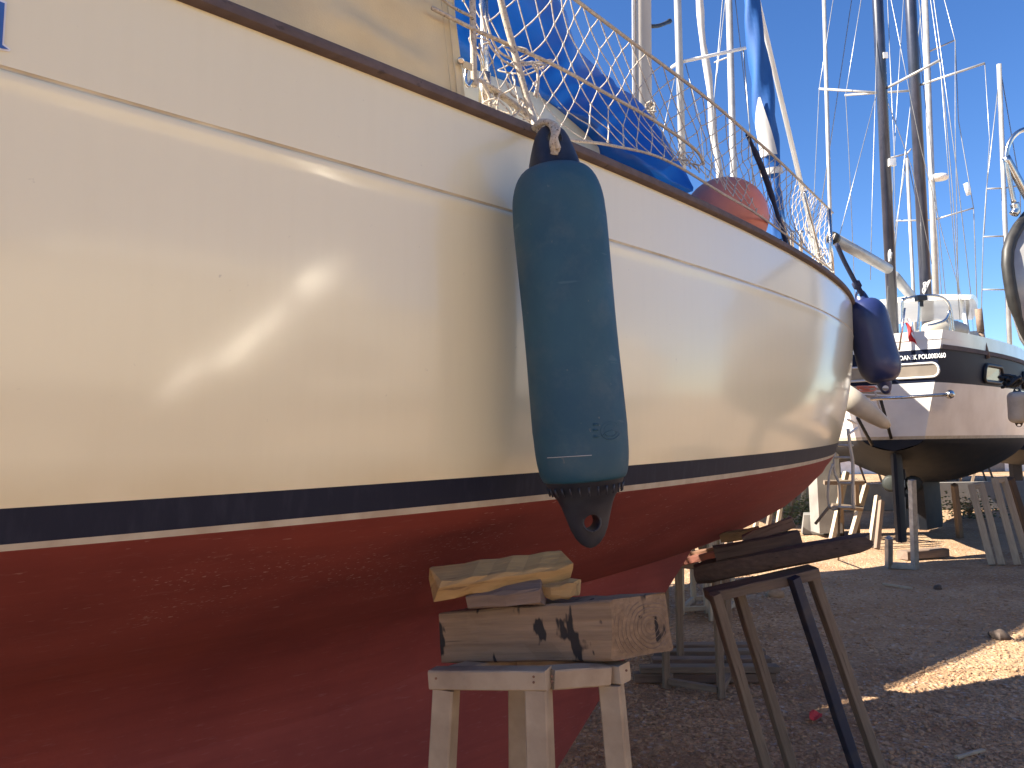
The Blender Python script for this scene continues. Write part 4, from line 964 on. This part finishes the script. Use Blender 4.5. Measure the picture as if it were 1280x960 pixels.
# ketch masts and rigging
mz = spar('mizzen_mast', 1115, 380, 1097, 0, 11.7, 3.0, 12.5, .078, MT['navy_mast'], k2, 16)
mm = spar('main_mast', 1157, 360, 1138, 0, 15.2, 3.2, 16.5, .105, MT['navy_mast'], k2, 16)
bo = obj('mizzen_boom', tube([at(1042, 298, 10.0), at(1110, 336, 11.5)], .075, 14), MT['alu'], k2, smooth=True)
obj('boom_end', tube([at(1040, 297, 9.95), at(1043, 298.6, 10.02)], .08, 14), MT['rubber'], bo, smooth=True)
obj('main_boom', tube([at(1118, 345, 12.3), at(1142, 374, 14.0)], .08, 12), MT['alu'], k2, smooth=True)
for a, b, da, db in (((1099, 116), (1024, 111), 11.7, 12.4), ((1105, 112), (1175, 75), 11.7, 10.9)):
    obj('spreader', tube([at(*a, da), at(*b, db)], .020, 8), MT['alu'], mz, smooth=True)
for a, b, da, db in (((1142, 113), (1056, 119), 15.2, 16.0), ((1145, 108), (1231, 79), 15.2, 14.4)):
    obj('spreader', tube([at(*a, da), at(*b, db)], .024, 8), MT['alu'], mm, smooth=True)
wr = [[(1043, -10, 12.2), (1024, 111, 12.4), (1018, 237, 12.6), (1015, 330, 12.8)], [(1078, -10, 11.8), (1057, 119, 12), (1061, 190, 12.2), (1070, 400, 12.5)], [(1095, 119, 11.6), (1049, 296, 10.2)],
      [(1109, -10, 11.8), (1118, 200, 12), (1120, 400, 12)], [(1130, -10, 12), (1120, 150, 12), (1108, 400, 11.6)], [(1166, -10, 13), (1194, 198, 13.4), (1214, 372, 13.6)], [(1162, -10, 13.4), (1180, 120, 13.6), (1190, 230, 13.8), (1200, 380, 14)],
      [(1178, -10, 14), (1194, 51, 14), (1194, 154, 14), (1198, 380, 14)], [(1231, 79, 14.4), (1237, 174, 14.4), (1230, 293, 14.4)], [(1175, 75, 10.9), (1186, 220, 11.1), (1200, 400, 11.4)], [(1112, -10, 11.8), (1150, 180, 12.4), (1180, 300, 13), (1205, 380, 13.4)],
      [(1104, 112, 11.7), (1140, 210, 12.5), (1165, 330, 13.2)], [(1142, 0, 15.2), (1165, 200, 15.3), (1182, 370, 15.4)], [(1148, -10, 15), (1160, 140, 15), (1170, 280, 15), (1178, 380, 15)], [(1098, -10, 11.7), (1090, 260, 11.5), (1088, 350, 11.4)]]
for pts in wr: wire([at(*p) for p in pts], .0058 if pts[0][2] < 13 else .0075, k2)
obj('radar_reflector', tube([at(1207, 229, 12), at(1211, 244, 12)], .035, 10), MT['white_paint'], k2, smooth=True)
obj('masthead_plate', box(at(1107, 69, 11.6), (.07, .02, .09)), MT['white_paint'], k2); obj('deck_light', box(at(1115, 203, 11.6), (.10, .06, .11)), MT['white_paint'], k2)
obj('gathered_line', join(tangle(at(1112, 318, 11.5), .05, 8, .012, 9, (.5, .5, 3)), tangle(at(1158, 358, 14.5), .09, 8, .012, 12, (.8, .5, 2))), MT['white_sail'], k2, smooth=True)

# yachts whose masts rise behind
bgm = (MT['white_hull'], MT['black_bottom'], MT['navy_stripe'], MT['teak'])
def far_yacht(label, xb, d, ang, L, spar_px, r, mat, ztop, spreaders=(), wires=(), group=None):
    r0 = ray(xb, 548); base = Vector(CAM+r0*d); a = math.radians(ang)
    loc = (base.x-math.sin(a)*L*.55, base.y-math.cos(a)*L*.55)
    y, P, tp_, sh = simple_yacht('laid_up_yacht', label, loc, ang, L, L*.3, 1.5, 1.05, bgm, group, stands=True)
    m = spar('mast', *spar_px, d, 2.5, ztop, r, mat, y)
    for a_, b_ in spreaders: obj('spreader', tube([at(*a_), at(*b_)], .0011*d, 6), MT['alu'], m, smooth=True)
    for pts in wires: wire([at(*p) for p in pts], .0006*d, y)
    return y, m
far_yacht('white yacht with bare silver mast beyond the added shading yacht', 915, 20, 20, 9, (917, 215, 911, 0), .09, MT['alu'], 15.5, [((914, 70, 20), (893, 78, 20.5))], [[(918, -10, 20), (938, 170, 20), (950, 420, 20)], [(908, -10, 20), (893, 120, 20), (880, 420, 20)]])
far_yacht('white yacht with very thin pale mast seen past the cream bow', 1040, 30, 15, 9, (1038, 290, 1030, 0), .075, MT['alu'], 20, (), [[(1066, -10, 30), (1020, 300, 30)]])
y3, m3 = far_yacht('white yacht with silver mast carrying a radar dome behind the ketch', 1178, 32, 28, 11, (1170, 370, 1156, 0), .12, MT['alu'], 22, [((1160, 65, 32), (1194, 50, 32)), ((1167, 275, 32), (1217, 260, 31.5)), ((1167, 275, 32), (1120, 276, 32.5))], [[(1194, 50, 32), (1198, 150, 32), (1217, 260, 31.6), (1222, 400, 31.8)], [(1154, -10, 32), (1122, 276, 32.4), (1112, 390, 32.4)]])
obj('radar_dome', lathe([(0, .02), (0, .3), (.4, .36), (.8, .3), (1, .05)], at(1174, 225, 31.7), at(1174, 217, 31.7), 20), MT['white_paint'], m3, smooth=True)
far_yacht('small distant yacht whose short mast shows between the dark ketch masts', 1143, 34, 20, 8, (1142, 370, 1133, 190), .075, MT['alu'], 14.2, [((1134, 192, 34), (1110, 198, 34)), ((1134, 192, 34), (1139, 186, 34))], [[(1134, 195, 34), (1112, 330, 34)], [(1134, 195, 34), (1165, 350, 34)]])
far_yacht('distant yacht with slim silver mast standing beyond the bow of the grey boat', 1262, 24, 25, 10, (1262, 430, 1249, 86), .07, MT['alu'], 13.4, [((1256, 235, 24), (1233, 236, 24)), ((1258, 295, 24), (1229, 296, 24)), ((1260, 362, 24), (1228, 362, 24)), ((1256, 235, 24), (1275, 232, 24))], [[(1250, 90, 24), (1233, 236, 24), (1229, 296, 24), (1226, 420, 24)], [(1252, 95, 24), (1275, 232, 24), (1279, 400, 24)]])
spar_b = None

# grey boat whose bow pokes in beside the ketch
RA = -112.0; rt_ = at(1256, 258, 6.3); ra = math.radians(RA)
rb, RP, rtop, rsheer = simple_yacht('grey_boat', 'grey boat with a dark rubbing band and steel pulpit tubes, bow beside the ketch', (rt_.x-8*math.sin(ra), rt_.y-8*math.cos(ra)), RA, 8.0, 2.7, 1.95, 1.30, (MT['grey_hull'], MT['black_bottom'], MT['rubber'], MT['rubber']), over=1.0, oexp=4.0, rtop=.3, cabin=False)
obj('bow_fendering', tube([RP(*(lambda p: (p[0]+.015, p[1], p[2]))(rtop(.999, s_))) for s_ in np.linspace(.25, 1.0, 12)], [.03]*4+[.045]*8, 10), MT['rubber'], rb, smooth=True)
for pts, r_ in (([(1300, 158), (1275, 164), (1262, 178), (1258, 198), (1262, 225), (1268, 256)], .020), ([(1257, 196), (1272, 224), (1296, 268)], .032), ([(1268, 254), (1270, 262), (1267, 268)], .036)):
    obj('pulpit_tube', tube(spline([at(x, y, 6.4) for x, y in pts], 5), r_, 10), MT['steel'], rb, smooth=True)
# unseen yachts added across the yard to bounce sunlight onto the cream hull
for k, (lab, uu, nn, hm) in enumerate((('unseen cream yacht added across the yard to bounce sun, opposite the long blue fender', 7.4, -5.6, MT['deck']), ('unseen white yacht added across the yard to bounce sun, opposite the stern of the cream yacht', -2.6, -5.6, MT['white_hull']), ('unseen white yacht added across the yard to bounce sun, nearest the grey boat', 17.5, -5.6, MT['white_hull']))):
    q_ = W(uu, CLN-nn, 0)
    simple_yacht('bounce_yacht', lab, (q_.x, q_.y), PANG+180, 9.6, 3.1, 1.5, 1.45, (hm, MT['red'] if k == 0 else MT['black_bottom'], MT['navy_stripe'], MT['teak']), 'added yachts across the yard')

# added unseen reflector, shaped to mirror as a bright streak in the topsides
def mirror_ray(x, y):
    p = hull_hit(x, y); n = (hull_hit(x+30, y)-hull_hit(x-30, y)).cross(hull_hit(x, y-30)-hull_hit(x, y+30)).normalized(); d = Vector(ray(x, y)).normalized()
    if n.dot(d) > 0: n = -n
    return p, d-n*2*d.dot(n)
p_, r_ = mirror_ray(320, 410); Q0 = p_+r_*((p_.dot(N3)+3.75)/(-r_.dot(N3))); mN = (sd-r_).normalized()
cen = [(192, 506, 10, 12), (225, 478, 26, 16), (262, 452, 18, 20), (300, 438, 30, 24), (330, 405, 22, 34), (358, 378, 34, 30), (392, 352, 26, 34), (418, 338, 22, 26), (438, 322, 6, 8)]
def to_sheet(x, y):
    p, r = mirror_ray(x, y); return p+r*((Q0-p).dot(mN)/r.dot(mN))
rows_ = []
for x, y, a, b in cen: rows_.append([to_sheet(x, y-a*.55+(a+b)*.55*k/5) for k in range(6)])
sheet = obj('glint_reflector', grid(lambda s, t: (lambda i, f, j, g: rows_[i][j].lerp(rows_[i][j+1], g).lerp(rows_[i+1][j].lerp(rows_[i+1][j+1], g), f)+mN*(.06*mnoise.noise(Vector((s*7, t*2, 3)))+.03*mnoise.noise(Vector((s*17, t*5, 8)))))(min(int(s*8), 7), s*8-min(int(s*8), 7), min(int(t*5), 4), t*5-min(int(t*5), 4)), 48, 10), MT['silver'], smooth=True)
tag(sheet, 'unseen silver reflector added across the yard to glint in the cream topsides', 'sheet')

# ------------------------------------------------------------------ stands under the ketch, ladder
def frame_stand(name, label, segs, w_, mat, group=None):
    a0 = segs[0][0]; t = thing(name, label, 'boat stand', Vector((a0.x, a0.y, 0)), group)
    for nm, (a, b) in zip([s[2] if len(s) > 2 else 'leg' for s in segs], [(s[0], s[1]) for s in segs]):
        timber(nm, a, b, w_, w_, mat, t, up=Vector((1, .3, .05)), ch=.004, seed=60)
    return t
g = lambda x, y: atz(x, y, 0)
frame_stand('steel_frame_stand', 'galvanised steel frame stand in front of the ketch rudder', [(g(1111, 709), at(1111, 672, 10.25)), (g(1144, 711), at(1140, 600, 10.2)), (g(1111, 709)+ZU*.03, g(1144, 711)+ZU*.03, 'base_rail')], .075, MT['galv'])
lt = [((1240, 706), (1214, 606), 10.3), ((1252, 706), (1226, 604), 10.3), ((1272, 706), (1243, 598), 10.3), ((1286, 704), (1254, 596), 10.2), ((1200, 672), (1193, 610), 12.4), ((1212, 655), (1210, 608), 14.5)]
grp = 'pale props along the ketch side'
for i, (f_, t_, d) in enumerate(lt[:4]):
    a = g(*f_); b = at(*t_, a.dot(Vector(FW))-.0+.25)
    if i % 2 == 0: tt = thing('pale_prop_pair', ['pair of pale slanted wooden props under the ketch side nearer its rudder', 'pair of pale slanted wooden props under the ketch side beyond the first pair'][i//2], 'boat stand', (a.x, a.y, 0))
    timber('leg', a, b, .085, .085, MT['palewood'], tt, up=H2, ch=.004, seed=70)
    if i % 2 == 1: timber('cross_rail', pa.lerp(pb, .97), a.lerp(b, .97), .07, .07, MT['palewood'], tt, ch=.004)
    pa, pb = a, b
dk = frame_stand('dark_prop', 'dark single prop slanting behind the pale props of the ketch', [(g(1292, 690), at(1262, 598, 11.3))], .09, MT['darklog'])
frame_stand('thin_prop', 'thin grey prop standing beyond the ketch keel', [(g(1200, 672), at(1193, 606, 13))], .085, MT['greywood'])
for i, (f_, t_, w_) in enumerate((((1040, 674), (1058, 590), .085), ((1063, 676), (1083, 606), .085), ((1088, 684), (1097, 620), .075), ((1096, 686), (1102, 626), .07))):
    a = g(*f_); b = at(*t_, a.dot(Vector(FW))+.2)
    frame_stand('wooden_prop', ['pale slanted prop nearest the aluminium ladder by the ketch', 'wide pale slanted prop between ladder and ketch rudder', 'short pale prop beside the ketch rudder', 'brown short prop touching the ketch rudder side'][i], [(a, b)], w_, MT['palewood'] if i < 3 else MT['oldwood'])
frame_stand('dark_trestle', 'dark slatted trestle under the far quarter of the ketch', [(g(1072, 668), at(1070, 600, 13)), (g(1052, 668), at(1050, 600, 13)), (at(1030, 603, 13), at(1080, 603, 13), 'cross_rail'), (at(1040, 632, 13), at(1078, 636, 13), 'cross_rail')], .07, MT['greywood'])
ld = thing('boarding_ladder', 'bent aluminium boarding ladder hanging beside the cream bow', 'ladder', atz(1050, 690, 0))
obj('side_tube', tube(spline([at(1060, 536, 8), at(1063, 560, 8), at(1066, 580, 8), at(1066, 620, 8), at(1067, 636, 8)], 5), .018, 8), MT['alu'], ld, smooth=True)
obj('side_tube', tube(spline([at(1043, 566, 8.2), at(1043, 590, 8.2), at(1049, 606, 8.2), at(1049, 634, 8.2), at(1036, 632, 8.2), at(1036, 600, 8.2), at(1041, 580, 8.2)], 5), .014, 8), MT['alu'], ld, smooth=True)
for y, xa in ((557, 1048), (572, 1044), (604, 1049), (634, 1040)): obj('rung', tube([at(xa, y, 8.15), at(1066, y, 8)], .012, 8), MT['alu'], ld, smooth=True)
obj('step_plate', join(box(at(1065, 527, 8.0), (.10, .06, .012), Matrix.Rotation(.5, 3, 'Y')), box(at(1066, 539, 8.0), (.13, .06, .012), Matrix.Rotation(-.6, 3, 'Y'))), MT['white_paint'], ld)
obj('ladder_foot', tube([at(1036, 634, 8.2), at(1019, 655, 8.2)], .016, 8), MT['greywood'], ld, smooth=True)
obj('ladder_brace', tube([g(1048, 700), at(1049, 634, 8.1)], .014, 8), MT['greywood'], ld, smooth=True)
# pale trestles seen through the gap under the bow
for i, (xa, xb, yb, yt) in enumerate(((852, 884, 768, 705), (890, 905, 776, 700))):
    a, b = g(xa, yb), g(xb, yb-2); t = Vector((.25, .55, 0))
    trestle('white_trestle', ['white painted trestle seen under the bow beyond the box trestle', 'narrow white trestle partly hidden by the leaning prop'][i], [a, b, b+t, a+t], .78 if i == 0 else .8, .05, MT['palewood'], .1, seed=80)
for i, (x, yb, yt) in enumerate(((962, 670, 630), (975, 664, 618), (990, 655, 612), (1003, 652, 608), (1015, 650, 600), (945, 676, 640))):
    a = g(x-4, yb); b = at(x+3, yt, a.dot(Vector(FW)))
    frame_stand('far_prop', ['grey far prop under the red bow just beyond the pale pine offcut', 'pale far prop under the red bow next to the grey one beyond the wedges', 'grey far prop under the red bow between pale prop and dusty shrub', 'pale far prop under the red bow standing in front of the dusty shrub', 'grey far prop under the red bow next to the concrete post', 'pale far prop under the red bow lowest behind the wedges'][i], [(a, b)], .07, MT['palewood'] if i % 2 else MT['greywood'], 'far props under the bow')

# ------------------------------------------------------------------ background
cwall = obj('concrete_wall', join(box((12, 19.5, .33), (26, .3, .66))), MT['concrete']); tag(cwall, 'low grey concrete wall across the yard behind the ketch', 'wall')
cb = fixn(obj('concrete_block', loft([[g(1003, 668)+Vector((0, 0, 0)), g(1046, 668), g(1046, 668)+Vector((.2, .6, 0)), g(1003, 668)+Vector((.2, .6, 0))], [g(1006, 668)+ZU*.36, g(1044, 668)+ZU*.36, g(1044, 668)+Vector((.2, .55, .36)), g(1006, 668)+Vector((.2, .55, .36))]]), MT['concrete'])); tag(cb, 'grey concrete block on the ground beside the boarding ladder', 'block')
cp2 = fixn(obj('concrete_post', box(at(1030, 600, 14.2)-ZU*.0, (.42, .42, 1.9)), MT['concrete'])); cp2.location.z = 0; tag(cp2, 'grey upright concrete post behind the boarding ladder', 'post')
shed = thing('white_shed', 'long low white shed in the sun far behind the boats', 'building', (16, 42, 0))
obj('wall', box((16, 44, 1.4), (46, 4, 2.8)), MT['white_paint'], shed); obj('roof', box((16, 43.8, 2.92), (47, 5, .2)), MT['concrete'], shed)
for k in range(9): obj('door', box((-4+k*5, 41.97, 1.05), (1.3, .08, 2.1)), MT['concrete'], shed)
def shrub(name, label, c, rad, h, n, seed):
    rnd = random.Random(seed); V, F = [], []
    for _ in range(n):
        p = Vector((rnd.gauss(0, .45)*rad, rnd.gauss(0, .45)*rad, abs(rnd.gauss(.45, .28))*h)); s = rnd.uniform(.02, .05); a = Vector((rnd.uniform(-1, 1), rnd.uniform(-1, 1), rnd.uniform(-.4, 1))).normalized(); x, y, _z = frame(a)
        b = len(V); q = c+p; V += [q-x*s, q-y*s*.5, q+x*s, q+y*s*.5]; F.append((b, b+1, b+2, b+3))
    t = thing(name, label, 'shrub', c); obj('foliage', (V, F), MT['green'], t)
    obj('stem', join(*[tube([c, c+Vector((rnd.uniform(-.3, .3)*rad, rnd.uniform(-.3, .3)*rad, h*.7))], [.02, .008], 5) for _ in range(5)]), MT['oldwood'], t)
shrub('dusty_shrub', 'low dusty green shrub by the concrete post under the bow', g(1006, 655), .6, .6, 900, 2)
shrub('dusty_shrub', 'low dusty shrub against the concrete wall beyond the ketch keel', g(1212, 648), .7, .5, 700, 3)

# litter on the gravel
def rock(name, label, c, s, mat, seed):
    V, F = lathe([(.5-.5*math.cos(math.pi*k/8), math.sin(math.pi*k/8)*s+.001) for k in range(9)], c-ZU*s*.5, c+ZU*s*.9, 12)
    V = [v+(v-c)*.35*mnoise.noise((v-c)*(9/s*.12)+Vector((seed, 0, 0))) for v in V]; o = fixn(obj(name, (V, F), mat, None, smooth=True, angle=40)); tag(o, label, 'stone'); return o
rock('dark_stone', 'fist sized dark stone lying alone on the shaded gravel', g(1250, 797), .075, MT['darklog'], 3)
rock('dark_stone', 'small flat dark stone on the gravel near the ketch', g(1172, 736), .05, MT['darklog'], 5)
rock('broken_brick', 'crumbled brick lump on the gravel beyond the leaning prop', g(968, 745), .09, MT['stone'], 8)
tag(timber('wood_stick', g(1196, 950)+ZU*.012, g(1230, 941)+ZU*.016, .022, .014, MT['palewood'], None, ch=.003, wob=.002, segs=3, seed=90), 'short pale wood splinter lying on shaded gravel', 'stick')
tag(timber('wood_stick', g(1104, 731)+ZU*.012, g(1140, 737)+ZU*.016, .03, .02, MT['palewood'], None, ch=.003, wob=.002, segs=3, seed=91), 'pale stick on the gravel in front of the steel frame stand', 'stick')
tag(timber('keel_plank', g(1128, 699)+ZU*.06, g(1180, 695)+ZU*.06, .2, .12, MT['oldwood'], None, ch=.01, seed=92), 'brown wooden block under the keel of the ketch', 'timber block')
rl = obj('red_scrap', grid(lambda s, t: g(1012+16*s, 892+9*t)+ZU*(.012+.012*math.sin(s*5+t*3)), 6, 4), MT['flag_red']); tag(rl, 'small crumpled red scrap on the gravel near the leaning prop', 'litter')
fender('hanging_fender', 'grey white cylindrical fender hanging on the ketch side under a coil of black hose', at(1271, 484, 10.6), at(1274, 534, 10.6), .125, Vector(-ray(1270, 500)), MT['cream_plastic'], MT['rubber'], (.06, .4, .08, CAP_TOP, .5, .02), (.06, .4, .08, CAP_TOP, .5, .02), .8)
ty = obj('black_hose_coil', join(*[tangle(at(1263, 476, 10.9), .13, 10, .022, 90+i, (1.2, .6, .7)) for i in range(3)]), MT['rubber'], None, smooth=True); tag(ty, 'tangled black hose coil hanging over the ketch side', 'hose')
